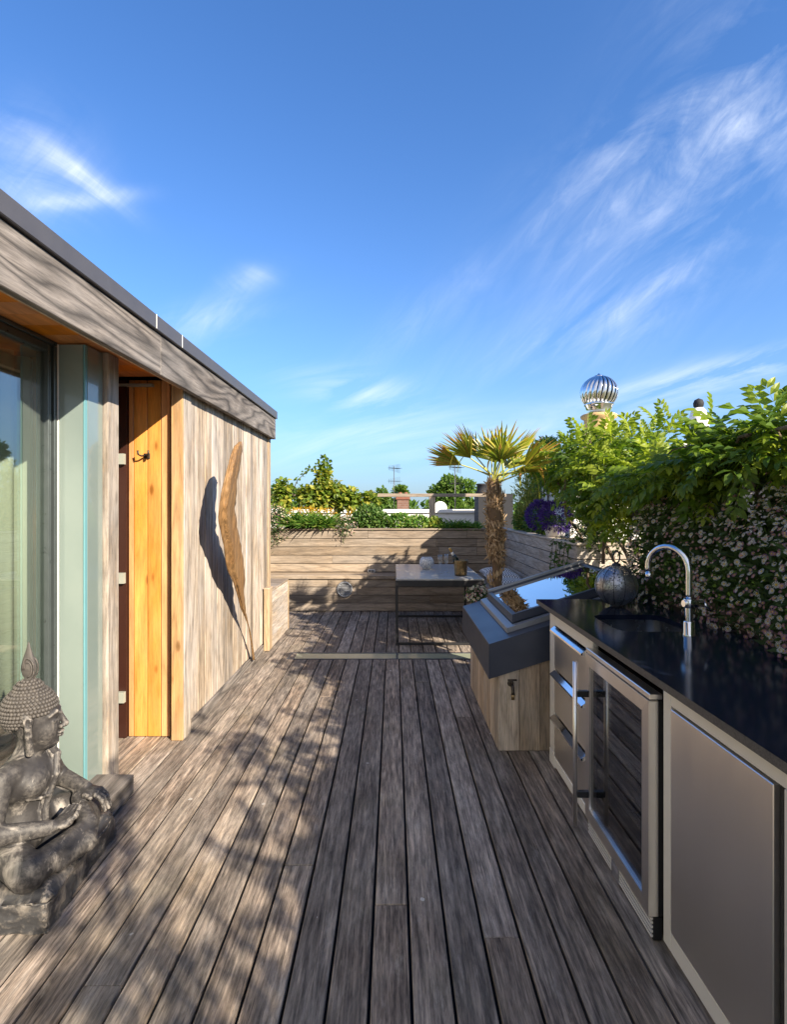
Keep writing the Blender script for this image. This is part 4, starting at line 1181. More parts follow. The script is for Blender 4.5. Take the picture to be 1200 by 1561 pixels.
    for v in bm.verts:
        x, y, z = v.co
        f = (1-.16*max(0, abs(y)*2-.6)**1.2)
        p = Vector((x*.43*f+.02, y*.67, (z+.5)*.14))
        nn = mnoise.noise(p*7)*.013 + mnoise.noise(p*22)*.006 + mnoise.noise(p*60)*.003
        d = Vector((x, y, 0)); k = max(abs(x), abs(y))*2
        if k > .9 and z > .3: p.z -= .03*(k-.9)/.1*(z-.3)/.2
        if k > .98: p += Vector((x, y, 0)).normalized()*nn*1.8
        if z > .4: p.z += nn*1.2 + .012*max(0, abs(y)*2-.7)
        p.z = max(p.z, .002)
        v.co = p
    bm.to_mesh(me); bm.free(); me.materials.append(M['stonebase'])
    for q in me.polygons: q.use_smooth = True
    o = bpy.data.objects.new('base', me); COL.objects.link(o); o.parent = root
statue()

# ------------------------------------------------------------------ plants
LT = leaf_tpl(.42, .1, .2)
def clump(sb, c, r, n, size, tpl=LT, out=.8, up=.4, shell=.45, rnd=None):
    """leaves spread through an ellipsoid, facing outwards and up"""
    d = rand_dirs(n); q = (RNG.random(n)*(1-shell)+shell)[:, None]**.8
    P = np.asarray(c)+d*q*np.asarray(r)
    D = d*out + rand_dirs(n)*.7 + np.array([0,0,up])
    U = d + np.array([0,0,1.0]) + rand_dirs(n)*.5
    sb.scatter(tpl, P, frames(D, U), RNG.uniform(.65, 1.3, n)*size, rnd)

# trellis behind the kitchen
t = thing('trellis', 'grey timber trellis rails carrying the wisteria on the right', 'trellis', (2.0, 2.5, 0))
for y in (2.0, 3.62, 5.2):
    m = MB(); m.box(1.93, 1.99, y-.03, y+.03, 1.0, 1.86); m.build('post', M['clad_y'], t, bevel=.004)
for z in (1.45, 1.72):
    m = MB(); m.box(1.90, 1.928, 1.95, 5.4, z, z+.07); m.build('rail', M['clad_y'], t, bevel=.004)

t = thing('wisteria', 'dense bright green wisteria spilling along the top of the right trellis', 'climber', (2.0, 2.5, 1.1))
def wist_leaves():
    sb = SB(); ct = compound_tpl(5, .55); ct2 = compound_tpl(4, .9)
    P = []
    for y in np.arange(-2.6, 6.25, .05):
        ztop = 2.00 + .06*(y-2.5) + .06*math.sin(y*3.1) + .05*math.sin(y*7.7+1)
        zbot = 1.60 if y < 3.5 else (1.36 if y < 4.5 else 1.80)
        if y > 4.9: ztop -= .10
        elif y < 4.3: ztop -= .13 + .07*math.exp(-((y-3.3)/.35)**2)
        if y < 1.9:
            zbot = min(1.92, 1.91-.335*(y-.3)) - .08; ztop = zbot + .22 + .04*math.sin(y*5)
        k = 25 if y > 2.0 else 0
        for _ in range(k):
            z = random.uniform(zbot, ztop)
            if mnoise.noise(Vector((y*1.9, z*2.6, 3.3))) < -.34: continue
            bulge = .22*math.sin(PI*min(1, max(0, (z-zbot)/(ztop-zbot+.01))))
            x = random.uniform(1.70-bulge*1.0, 2.30+.06*max(0, y-4))
            if y < 2.9: x = min(x, random.uniform(1.75, 2.02))
            P.append((x + (.10 if y > 4.6 else 0), y, z))
    for (x, y, z, k) in ((1.72,-.78,2.28,30), (1.78,.52,2.14,14), (1.8,-1.25,2.16,22), (1.75,-1.0,1.98,12)):
        for _ in range(k): P.append((x+random.gauss(0,.10), y+random.gauss(0,.12), z+random.gauss(0,.07)))
    for y in np.arange(-1.7, 1.75, .16):
        z = 1.86 + .16*mnoise.noise(Vector((y*2.3, 1.1, .4))) + random.uniform(-.05, .06)
        for _ in range(7): P.append((1.97+random.gauss(0,.08), y+random.gauss(0,.08), z-abs(random.gauss(0,.12))))
    P = np.array(P); n = len(P)
    D = rand_dirs(n)*1.0 + np.array([-.75, -.15, .15]); U = rand_dirs(n)*.4 + np.array([-.2, -.1, 1.0])
    half = RNG.random(n) < .6
    sz = RNG.uniform(.14, .245, n)
    sb.scatter(ct, P[half], frames(D[half], U[half]), sz[half], jitter=.12)
    sb.scatter(ct2, P[~half], frames(D[~half], U[~half]), sz[~half], jitter=.12)
    # upright young shoots along the top
    n = 46; yy = RNG.uniform(3.3, 5.6, n)
    P = np.stack([RNG.uniform(1.6, 2.1, n), yy, 2.02+.055*(yy-2.5)+RNG.uniform(-.10, .03, n)], 1)
    sb.scatter(ct, P, frames(rand_dirs(n)*.6+np.array([-.2,0,.8]), rand_dirs(n)), RNG.uniform(.12, .20, n), rnd=RNG.uniform(.55, 1, n))
    sb.build('foliage', M['wist'], t)
wist_leaves()
m = MB()
rs = random.Random(5)
for k in range(14):
    y0 = rs.uniform(2.0, 5.5); p = Vector((1.9+rs.uniform(-.1,.15), y0, 1.05)); pts = [p.copy()]; d = Vector((rs.uniform(-.1,.1), rs.uniform(-.3,.6), 1))
    for i in range(14):
        d += Vector((rs.uniform(-.35,.30), rs.uniform(-.4,.6), rs.uniform(-.45,.2) if p.z > 1.6 else .1)); d.normalize()
        p = p + d*.12; p.x = min(2.3, max(1.66, p.x)); p.z = min(p.z, 1.88); pts.append(p.copy())
    m.tube(pts, [.014*(1-i/22)+.002 for i in range(len(pts))], 6)
for (a, b, c) in (((2.05,5.4,1.75),(1.92,6.0,1.62),(1.85,6.6,1.72)), ((1.95,4.9,1.55),(1.95,5.6,1.55),(1.9,6.4,1.75)), ((2.0,4.6,1.7),(2.0,5.3,1.62),(1.96,6.2,1.45))):
    A, B, C = map(Vector, (a, b, c))
    m.tube([A*(1-f)**2+B*2*f*(1-f)+C*f*f + Vector((0,0,.02*math.sin(f*14))) for f in [i/12 for i in range(13)]], [.012*(1-i/18) for i in range(13)], 6)
m.build('stem', M['bark'], t)
for (x, y, z) in ((1.72,-.78,2.28), (1.78,.52,2.14), (1.8,-1.25,2.16), (1.75,-1.0,1.98)):
    m = MB()
    for q in (0, 1):
        A, B, C = Vector((1.95, y+.1*q, 1.0)), Vector((2.05, y+.05-.1*q, z-.35)), Vector((x+.06*q, y+.08*q-.04, z+.02))
        m.tube([A*(1-f)**2+B*2*f*(1-f)+C*f*f for f in [i/10 for i in range(11)]], [.012*(1-i/14) for i in range(11)], 6)
    m.build('stem', M['bark'], t)
# faded flower racemes
sb = SB(); q = quad_leaf(.7, .2)
for (x, y, z) in ((1.66,3.0,1.70),(1.70,3.9,1.85),(1.74,4.4,1.9),(1.62,2.35,1.62),(1.72,5.0,2.0)):
    n = 70; zz = RNG.uniform(0, .24, n); an = RNG.uniform(0, 2*PI, n); rr = .02+.02*(zz/.24)
    P = np.stack([x+rr*np.cos(an), y+rr*np.sin(an), z-.24+zz], 1)
    sb.scatter(q, P, frames(rand_dirs(n, (0,0,-.5)), rand_dirs(n)), RNG.uniform(.012, .022, n), rnd=RNG.uniform(0, .3, n))
sb.build('blossom', leafmat('faded_wisteria_blossom', [(0,(.55,.52,.55)),(1,(.40,.34,.42))], .7, .3, 1.0), t)

# the daisy bank behind the worktop
DT = daisy_tpl(11); QL = quad_leaf(.28, .05)
def daisy_bank(label, cat, loc, surf, nflow, nleaf, fs, ls, pink=.35, pinkf=None):
    """surf(n) gives points on the bank and their outward directions"""
    t = thing('daisy_bush', label, cat, loc)
    sb = SB()
    P, Nn = surf(nleaf); P = P - Nn*RNG.uniform(0, .20, nleaf)[:, None]*np.minimum(1, ls/.05)
    sb.scatter(QL, P, frames(Nn*.6+rand_dirs(nleaf)*.8+np.array([0,0,.1]), rand_dirs(nleaf)), RNG.uniform(.6, 1.4, nleaf)*ls)
    sb.build('foliage', M['daisyleaf'], t)
    sb = SB()
    P, Nn = surf(nflow); P = P + Nn*RNG.uniform(-.02, .03, nflow)[:, None]*np.minimum(1, ls/.05)
    A = Nn*.9 + rand_dirs(nflow)*.45 + np.array([-.05,-.15,.25])     # flowers face outwards
    Fm = frames(A, rand_dirs(nflow)); Fm = np.stack([Fm[:,:,1], Fm[:,:,2], Fm[:,:,0]], 2)
    isp = RNG.random(nflow) < (pink if pinkf is None else pinkf(P))
    rn = np.where(isp, RNG.uniform(.82, 1.0, nflow), RNG.uniform(0, .5, nflow))
    sb.scatter(DT, P, Fm, fs*np.where(isp, RNG.uniform(.55, .85, nflow), RNG.uniform(.8, 1.15, nflow)), rnd=rn)
    sb.build('blossom', [M['petal'], M['pollen']], t)
    return t
def bank(n):
    y = RNG.uniform(-.6, 3.75, n); s = RNG.random(n)
    a = s*R(118) - R(12)                       # from hanging skirt to the crest
    hump = 1 + .10*np.sin(y*4.3) + .06*np.sin(y*9.7+2)
    fade = np.clip((3.85-y)/.5, .25, 1)
    crest = np.where(y < 2.02, .60*hump, .66*hump)
    rx, rz = .40*hump*fade, crest*fade
    x = 1.93 - rx*np.cos(a); z = 1.08 + rz*np.sin(a)
    z = np.where(a < 0, 1.08 + a*.55, z)
    Nn = np.stack([-np.cos(a), .25*RNG.normal(size=n), np.sin(a)*.7+.05], 1); Nn /= np.linalg.norm(Nn, axis=1, keepdims=True)
    return np.stack([x, y, z], 1), Nn
daisy_bank('bank of white and pink daisies billowing over the dark sleeper planter', 'daisy bush', (1.9, 1.6, 1.05), bank, 6200, 34000, .0128, .05,
           pinkf=lambda P: np.clip(.66-.55*(P[:,2]-1.1), .15, .75))

th_ = MB(); V = []; ny = 44
for i in range(ny+1):
    y = -.6 + 4.2*i/ny; f = max(.2, min(1, (3.75-y)/.5)); cr = .58 if y < 2.02 else .62
    for k in range(13):
        a = PI*k/12*.62; w_ = 1+.12*mnoise.noise(Vector((y*5, k*.7, 0)))
        V.append((1.95 - .27*f*math.cos(a)*w_, y, 1.04 + cr*.82*f*math.sin(a)*w_))
th_.add(V, [(i*13+k, i*13+k+1, (i+1)*13+k+1, (i+1)*13+k) for i in range(ny) for k in range(12)], 0, .1, True)
bnk = [o for o in bpy.data.objects if o.name.startswith('daisy_bush')][0]
th_.build('thatch', M['daisyleaf'], bnk)
def mound(c, r, droop=0.0):
    def f(n):
        d = rand_dirs(n, (0,-.2,.45)); P = np.asarray(c)+d*np.asarray(r)*RNG.uniform(.75, 1.05, n)[:, None]
        if droop:
            k = RNG.random(n) < .35; P[k, 2] = c[2]-RNG.random(k.sum())**1.5*droop; P[k, 1] = c[1]-r[1]*RNG.uniform(.7, 1.1, k.sum())
        return P, d
    return f
daisy_bank('pinkish daisies trailing over the left end of the far planter', 'daisy bush', (-1.85, 8.12, 1.2), mound((-1.85, 8.14, 1.33), (.26,.16,.24), .32), 330, 1500, .015, .05, .45)
daisy_bank('small daisy clump spilling over the middle of the far planter', 'daisy bush', (-.76, 8.12, 1.2), mound((-.76, 8.15, 1.26), (.20,.14,.15), .14), 150, 900, .014, .045, .5)
daisy_bank('straggly daisies with brown stems at the near corner of the right planter', 'daisy bush', (1.95, 5.1, 1.2), mound((1.98, 5.12, 1.28), (.32,.20,.22), .16), 110, 2000, .015, .05, .2)
tb = daisy_bank('potted daisies between the rooflight and the palm', 'daisy bush', (.79, 4.82, .002), mound((.775, 4.80, .72), (.125,.11,.10)), 170, 900, .0125, .035, .35)
m = MB(); m.lathe([(.0001,0),(.07,0),(.085,.58),(.09,.61),(.08,.61),(.075,.58),(.0001,.56)], (.81, 4.82, .003), 28); m.build('pot', M['terracotta'], tb)

def blades(name, label, xs, y0, z0, n, L, mat, lean=.6):
    t = thing(name, label, 'plant', (sum(xs)/2, y0, z0))
    sb = SB(); tpl = leaf_tpl(.09, .02, .45)
    P = np.stack([RNG.uniform(xs[0], xs[1], n), RNG.uniform(y0-.06, y0+.22, n), np.full(n, z0-.02)], 1)
    D = np.stack([RNG.normal(size=n)*lean, RNG.normal(size=n)*lean-.25, np.ones(n)], 1)
    sb.scatter(tpl, P, frames(D, np.stack([D[:,0], D[:,1], np.zeros(n)-.0], 1)*-1+np.array([0,0,.4])), RNG.uniform(.55, 1.15, n)*L)
    sb.build('leaves', mat, t); return t
blades('strap_leaf_plant', 'dark green strap leaved clump beside the trailing pink daisies', (-1.66, -.98), 8.16, 1.18, 1100, .33, M['blade'])
blades('grass_tuft', 'low green grassy tuft left of the palm trunk on the far planter', (.70, 1.34), 8.16, 1.18, 700, .20, M['blade'])
def bush(name, label, cat, balls, n, size, mat, tpl=LT, base=None, stem=True, **kw):
    c = base or (balls[0][0][0], balls[0][0][1], 1.18)
    t = thing(name, label, cat, c); sb = SB(); tot = sum(b[1][0]*b[1][2] for b in balls)
    for cc, rr in balls: clump(sb, cc, rr, int(n*rr[0]*rr[2]/tot), size, tpl, **kw)
    sb.build('foliage', mat, t)
    if stem:
        m = MB()
        for cc, rr in balls:
            for k in range(3):
                a = random.uniform(0, 2*PI); m.tube([(c[0]+random.uniform(-.05,.05), c[1], c[2]-.02), ((c[0]+cc[0])/2, (c[1]+cc[1])/2, (c[2]+cc[2])/2), (cc[0]+rr[0]*.5*math.cos(a), cc[1]+rr[1]*.5*math.sin(a), cc[2]+rr[2]*.4)], [.009,.007,.003], 5)
        m.build('stem', M['stem'], t)
    return t
bush('leafy_shrub', 'dense dark green shrub in the middle of the far planter', 'shrub', [((-.38,8.3,1.36),(.24,.2,.20)), ((-.52,8.28,1.30),(.18,.18,.14)), ((-.22,8.32,1.30),(.16,.18,.14))], 2600, .060, M['shrub'], up=.7)
bush('leafy_shrub', 'paler low green shrub right of the dark shrub on the far planter', 'shrub', [((.10,8.26,1.28),(.24,.18,.13)), ((.38,8.26,1.27),(.20,.18,.12))], 2000, .055, M['blade'], up=.8)
bush('bronze_plant', 'small bronze leaved plant beside the grassy tuft on the far planter', 'plant', [((.64,8.26,1.26),(.13,.14,.11))], 500, .05, M['vine'], up=.7)
bush('flowering_shrub', 'orange yellow leaved shrub above the strap leaved clump', 'shrub', [((-1.45,8.48,1.44),(.26,.12,.08)), ((-1.1,8.48,1.42),(.16,.12,.07)), ((-.66,8.42,1.40),(.08,.1,.08))], 330, .055, M['yellow'], up=.5)
bush('bamboo', 'airy yellow green bamboo just right of the palm trunk', 'bamboo', [((2.05,7.75,1.75),(.28,.25,.32)), ((1.93,7.5,1.5),(.20,.2,.28)), ((2.2,7.9,1.95),(.2,.2,.28)), ((1.9,7.3,1.38),(.2,.18,.2))], 2600, .085, M['bamboo'], quad_leaf(.2,.04), base=(2.05,7.7,1.18), shell=.1)
bush('leafy_shrub', 'glossy mid green shrub low on the right planter beside the palm', 'shrub', [((1.86,7.5,1.33),(.14,.25,.17)), ((1.9,6.95,1.33),(.16,.25,.16))], 1700, .06, M['shrub'], up=.6)
bush('leafy_shrub', 'dark tangled creeper on the left of the chimney', 'shrub', [((2.05,7.0,2.05),(.20,.3,.28)), ((2.15,7.4,2.3),(.2,.25,.2))], 2600, .065, M['shrub'], base=(2.05,6.9,1.18), up=.4)

# vine on the far rail
t = thing('vine', 'yellow green vine sprawling over the far timber rail', 'vine', (-1.5, 8.75, 1.18))
sb = SB(); VL = leaf_tpl(.85, .10, .25)
for cc, rr, n in (((-1.85,8.75,1.72),(.16,.14,.30),330), ((-1.25,8.75,1.72),(.36,.18,.22),760), ((-.78,8.75,1.66),(.26,.16,.20),480), ((-.40,8.75,1.63),(.16,.14,.13),200), ((-1.18,8.75,2.02),(.13,.10,.16),170), ((-1.05,8.74,1.86),(.16,.12,.12),140)):
    clump(sb, cc, rr, n, .085, VL, up=.2, shell=.2)
arch = [Vector((-1.72,8.75,1.72)), Vector((-1.60,8.75,1.98)), Vector((-1.42,8.75,2.14)), Vector((-1.25,8.75,2.22)), Vector((-1.16,8.75,2.30)), Vector((-1.19,8.75,2.40))]
for a, b in zip(arch[:-1], arch[1:]):
    n = 16; f = RNG.random(n)[:, None]; P = np.array(a)[None]*(1-f)+np.array(b)[None]*f + RNG.normal(size=(n,3))*.025
    sb.scatter(VL, P, frames(rand_dirs(n), rand_dirs(n, (0,0,1))), RNG.uniform(.04, .075, n), rnd=RNG.uniform(0, .4, n))
clump(sb, (-1.12,8.75,2.18), (.09,.07,.13), 60, .07, VL, shell=.1, rnd=RNG.uniform(0,.4,60))
sb.build('foliage', M['vine'], t)
m = MB(); m.tube(arch, [.008,.007,.006,.005,.004,.003], 6)
for k in range(6): 
    x = -1.9+k*.28; m.tube([(x,8.6,1.16),(x+.08,8.7,1.45),(x+.02,8.75,1.72),(x+.2,8.75,1.80)], [.012,.010,.007,.004], 6)
m.build('stem', M['stem'], t)

# purple pompon flowers in a white pot
t = thing('purple_flowers', 'two round violet flower domes in a white pot on the right planter', 'flowers', (1.84, 5.95, 1.205))
sb = SB(); tp = leaf_tpl(.30, .05, .1)
for c, r, n in (((1.76,6.30,1.43),(.155,.17,.175),1500), ((1.835,5.92,1.42),(.175,.17,.175),1900)):
    d = rand_dirs(n); P = np.array(c)+d*np.array(r)*RNG.uniform(.82, 1.0, n)[:, None]
    sb.scatter(tp, P, frames(d+rand_dirs(n)*.35, rand_dirs(n)), RNG.uniform(.03, .05, n))
sb.build('blossom', M['purple'], t)
m = MB(); m.lathe([(.0001,0),(.10,0),(.125,.10),(.13,.12),(.11,.12),(.0001,.1)], (1.835,5.95,1.207), 28); m.build('pot', M['white_gloss'], t)
sb = SB(); clump(sb, (1.82,6.05,1.34), (.15,.18,.07), 260, .06); clump(sb, (1.78,6.25,1.30), (.1,.12,.06), 120, .06); sb.build('foliage', M['shrub'], t)
# trailing sprig over the right planter face
t = thing('trailing_sprig', 'thin dark trailing sprigs hanging down the face of the right planter', 'plant', (1.69, 5.2, 1.2))
sb = SB(); m = MB()
for k in range(5):
    y = 5.02+.13*k; p = [Vector((1.74,y,1.22)), Vector((1.675,y-.02,1.16)), Vector((1.665,y+.01,1.02-.02*k)), Vector((1.66,y-.03,.90-.03*k))]
    m.tube(p, [.004,.0035,.003,.002], 5)
    for a, b in zip(p[:-1], p[1:]):
        n = 9; f = RNG.random(n)[:, None]; Q = np.array(a)[None]*(1-f)+np.array(b)[None]*f
        sb.scatter(LT, Q, frames(rand_dirs(n, (-.4,0,-.5)), rand_dirs(n)), RNG.uniform(.03, .07, n), rnd=RNG.uniform(0, .3, n))
m.build('stem', M['stem'], t); sb.build('foliage', M['shrub'], t)

# ------------------------------------------------------------------ chimney with turbine
t = thing('chimney', 'white rendered chimney with a clay pot and a shiny turbine cowl', 'chimney', (2.75, 6.95, 1.0))
m = MB(); m.box(2.12, 3.0, 6.32, 7.5, -.1, 2.16); m.build('stack', M['white_paint'], t, bevel=.01)
m = MB(); m.box(2.07, 3.05, 6.27, 7.55, 2.162, 2.23); m.build('stack_cap', M['white_paint'], t, bevel=.008)
CX, CY = 2.70, 6.9
m = MB(); m.lathe([(.23,0),(.21,.03),(.195,.06),(.185,.44),(.19,.45),(.225,.47),(.23,.50),(.21,.515),(.17,.52)], (CX, CY, 2.231), 36); m.build('chimney_pot', M['terracotta'], t)
m = MB(); m.lathe([(.16,0),(.165,.03),(.165,.10),(.19,.115),(.185,.13),(.165,.135)], (CX, CY, 2.752), 36); cw = m.build('turbine_cowl', M['chrome'], t)
vb = MB(); NB = 22; RC = .235; zc0 = 3.035
for j in range(NB):
    V = []
    for i in range(15):
        th = R(14) + (R(143)-R(14))*i/14
        ph = 2*PI*j/NB + .16*math.cos(th)
        for w, rr in ((0, RC), (.5, RC*.985), (1.0, RC*.86)):
            a = ph + w*2*PI/NB*1.25
            V.append((CX+rr*math.sin(th)*math.cos(a), CY+rr*math.sin(th)*math.sin(a), zc0+RC*.93*math.cos(th)))
    F = []
    for i in range(14):
        for w in range(2): a = 3*i+w; F.append((a, a+1, a+4, a+3))
    vb.add(V, F, 0, .5, True)
vb.lathe([(.062,.205),(.058,.222),(.02,.232),(.012,.25),(.0001,.255)], (CX, CY, zc0), 24); vb.lathe([(.15,-.19),(.155,-.155)], (CX, CY, zc0), 36)
bo = vb.build('vanes', M['chrome'], cw); md = bo.modifiers.new('thick', 'SOLIDIFY'); md.thickness = .003
m = MB(); m.tube([(CX,CY,2.80),(CX,CY,3.2)], .03, 10); m.lathe([(.17,.0),(.12,.05),(.10,.2),(.05,.28)], (CX,CY,2.86), 20); m.build('core', M['blacksteel'], cw)

t = thing('chimney', 'distant white chimney pot with a dark ball cap above the wisteria', 'chimney', (5.0, 8.6, 0))
m = MB(); m.box(4.5, 5.5, 8.2, 9.2, -9, 2.55); m.build('stack', M['white_paint'], t)
m = MB(); m.lathe([(.20,0),(.20,.08),(.16,.12),(.15,.40),(.11,.55),(.07,.60)], (5.0, 8.6, 2.551), 28); m.build('chimney_pot', M['white_paint'], t)
m = MB(); m.lathe([(.05,.60),(.075,.63),(.08,.68),(.06,.73),(.0001,.76)], (5.0, 8.6, 2.551), 20); m.build('cap', M['slate'], t)

# ------------------------------------------------------------------ beyond the planter
t = thing('rail_fence', 'weathered timber rail on posts behind the far planter', 'fence', (-.4, 8.85, 1.1))
m = MB(); m.box(-2.8, 1.9, 8.83, 8.88, 1.70, 1.755); m.build('rail', M['slat'], t, bevel=.004)
for x in (-2.3, -.95, .655, 1.75):
    m = MB(); m.box(x-.05, x+.05, 8.84, 8.93, .9, 1.699); m.build('post', M['slat_z'], t, bevel=.004)
t = thing('parapet_wall', 'white painted parapet of the neighbouring roof beyond the far planter', 'wall', (-3, 11.2, 0))
m = MB(); m.box(-9, 1.95, 11.0, 11.3, -9, 1.40); m.build('wall', M['white_paint'], t); m = MB(); m.box(-9, 2.0, 10.95, 11.35, 1.402, 1.475); m.build('coping', M['white_paint'], t, bevel=.006)
t = thing('chimney', 'low red brick chimney seen between rail and white parapet', 'chimney', (.22, 14.5, 0))
m = MB(); m.box(.10, .42, 14.3, 14.7, -9, 1.72); m.build('stack', M['brick'], t); m = MB(); m.box(.07, .45, 14.27, 14.73, 1.722, 1.80); m.build('cap', M['redclay'], t)
for x in (.18, .34): 
    m = MB(); m.lathe([(.05,0),(.06,.03),(.05,.12)], (x, 14.5, 1.801), 14); m.build('chimney_pot', M['redclay'], t)
t = thing('chimney', 'dark slate coloured chimney half hidden behind the palm trunk', 'chimney', (1.85, 10.2, 0))
m = MB(); m.box(1.62, 2.28, 10.0, 10.5, -9, 1.78); m.build('stack', M['slate'], t); m = MB(); m.lathe([(.13,0),(.14,.02),(.11,.06),(.11,.16),(.14,.18),(.1,.20)], (1.74, 10.25, 1.782), 20); m.build('chimney_pot', M['slate'], t)
t = thing('satellite_dish', 'pale satellite dish beside the rail post', 'satellite dish', (1.02, 11.6, 1.3))
m = MB(); pr = [(.0001,0),(.06,.004),(.11,.014),(.145,.030),(.147,.036),(.11,.020),(.06,.010),(.0001,.006)]
m.lathe(pr, (1.02, 11.5, 1.50), 28, axis='y'); m.build('dish', M['white_gloss'], t)
m = MB(); m.tube([(1.02,11.52,1.0),(1.02,11.52,1.5)], .02, 8); m.tube([(1.02,11.5,1.32),(1.02,11.25,1.45)], .01, 6); m.build('bracket', M['coping'], t)

def antenna(x, y, z0, z1, label, flip=1):
    t = thing('tv_aerial', label, 'aerial', (x, y, z0))
    m = MB(); m.tube([(x,y,z0),(x,y,z1)], .012, 8); m.build('mast', M['coping'], t)
    for zz, n in ((z1-.08, 9), (z1-.55, 6)):
        m = MB(); a = (x-.18, y-.30, zz); b = (x+.2, y+.35, zz+.02)
        m.tube([a, b], .008, 6)
        for i in range(n):
            f = i/(n-1); c = Vector(a)*(1-f)+Vector(b)*f; w = .08+.09*f
            m.tube([c+Vector((-w*.55, w*.8, 0)), c+Vector((w*.55, -w*.8, 0))], .005, 5)
            m.tube([c+Vector((0,0,-w)), c+Vector((0,0,w))], .005, 5)
        m.build('antenna', M['slate'], t)
antenna(0.02, 19.0, 1.0, 2.98, 'tall grid television aerial above the middle of the far rail')
antenna(1.76, 15.0, .9, 2.72, 'thin television aerial behind the left side of the palm')

def tree(label, x, y, zt, rr, h, n, size, seed, name='tree', group=None):
    rs = random.Random(seed)
    t = thing(name, label, 'tree', (x, y, -9), group=group)
    m = MB(); m.tube([(x,y,-9),(x+.2,y,-9+(zt+9)*.45),(x,y,zt-h*.3)], [.045*(zt+9), .03*(zt+9), .08], 8)
    balls = []
    for k in range(11):
        a = rs.uniform(0, 2*PI); q = rs.uniform(.15, .75); zz = zt - h*rs.uniform(.12, .85)
        w = rr*(1-.45*max(0, (zz-(zt-h*.5))/(h*.5)))
        c = (x+w*q*math.cos(a), y+w*q*math.sin(a), zz); s = rr*rs.uniform(.3, .5)
        balls.append((c, (s, s, s*.8)))
        m.tube([(x,y,zt-h*.9), tuple((Vector((x,y,zt-h*.7))+Vector(c))/2), c], [.10,.06,.02], 5)
    balls.append(((x, y, zt-h*.22), (rr*.4, rr*.4, h*.22)))
    m.build('trunk', M['bark'], t)
    sb = SB()
    for c, r in balls: clump(sb, c, r, n//12, size, quad_leaf(.7,.15), shell=.35, up=.3)
    sb.build('crown', M['treeleaf'], t)
tree('broad round headed green tree beyond the middle of the far rail', 3.3, 31, 3.35, 1.75, 3.6, 5200, .24, 1)
tree('lower green tree just left of the palm trunk beyond the rail', 5.2, 33, 2.6, 1.8, 3.4, 4600, .24, 2)
tree('slim pointed green tree just right of the grid aerial', .55, 36, 2.95, 1.0, 3.2, 3000, .24, 3)
tree('small bushy green tree just left of the grid aerial', -.75, 34, 2.75, 1.15, 3.0, 3000, .24, 4)
tree('dark tree behind the sprawling vine on the far rail', -3.6, 33, 2.5, 2.0, 3.4, 3800, .26, 5)
tree('wide tree at the far left behind the house corner', -6.5, 30, 2.7, 2.2, 3.6, 3800, .26, 6)
tree('tall tree beyond the chimney and bamboo', 8.6, 30, 3.0, 2.0, 4.0, 3800, .26, 8)
sb = SB()
for k in range(150):
    a = R(random.uniform(-52, 52)); d = random.uniform(85, 120); c = (d*math.sin(a), d*math.cos(a), -4+random.uniform(-.5, .5))
    clump(sb, c, (random.uniform(4, 7), 4, random.uniform(5, 7)), 150, 1.2, quad_leaf(.8,.15), shell=.5)
o = sb.build('treeline', M['treeleaf']); tag(o, 'distant band of green treetops along the horizon', 'trees', kind='stuff')

# ------------------------------------------------------------------ light, sky, camera
el = math.asin(SUN.z); az = math.atan2(SUN.x, SUN.y)
ld = bpy.data.lights.new('sun', 'SUN'); ld.energy = 5.0; ld.angle = R(.55); ld.color = (1.0, .87, .70)
lo = bpy.data.objects.new('sun', ld); COL.objects.link(lo); lo.location = SUN*30
lo.rotation_euler = (-SUN).to_track_quat('-Z', 'Y').to_euler()

w = bpy.data.worlds.new('World'); SC.world = w; w.use_nodes = True
nt = w.node_tree; nt.nodes.clear()
class WT(NT):
    def __init__(self): self.t = nt; self.n = nt.nodes
W = WT()
out = nt.nodes.new('ShaderNodeOutputWorld'); bg = nt.nodes.new('ShaderNodeBackground')
sky = nt.nodes.new('ShaderNodeTexSky'); sky.sky_type = 'NISHITA'; sky.sun_disc = False
sky.sun_elevation = el; sky.sun_rotation = az; sky.altitude = 50; sky.air_density = 1.0; sky.dust_density = .3; sky.ozone_density = 3.0
tc = nt.nodes.new('ShaderNodeTexCoord'); sp = nt.nodes.new('ShaderNodeSeparateXYZ'); nt.links.new(tc.outputs['Generated'], sp.inputs[0])
X, Y, Z = sp.outputs
yy = W.math('MAXIMUM', Y, .05)
A = W.math('DIVIDE', X, yy); B = W.math('DIVIDE', Z, yy)       # directions over the far side of the sky
front = W.math('GREATER_THAN', Y, .06)
def lobe(px, py, sx, sy, rot, amp):
    """soft patch of cirrus round a direction of the sky"""
    a0, b0 = (px-600)/800, (771-py)/800; c, s = math.cos(R(rot)), math.sin(R(rot))
    da = W.math('SUBTRACT', A, a0); db = W.math('SUBTRACT', B, b0)
    u = W.math('ADD', W.math('MULTIPLY', da, c), W.math('MULTIPLY', db, s)); v = W.math('SUBTRACT', W.math('MULTIPLY', db, c), W.math('MULTIPLY', da, s))
    q = W.math('ADD', W.math('POWER', W.math('ABSOLUTE', W.math('DIVIDE', u, sx/800)), 2), W.math('POWER', W.math('ABSOLUTE', W.math('DIVIDE', v, sy/800)), 2))
    return W.math('MULTIPLY', W.math('EXPONENT', W.math('MULTIPLY', q, -1)), amp)
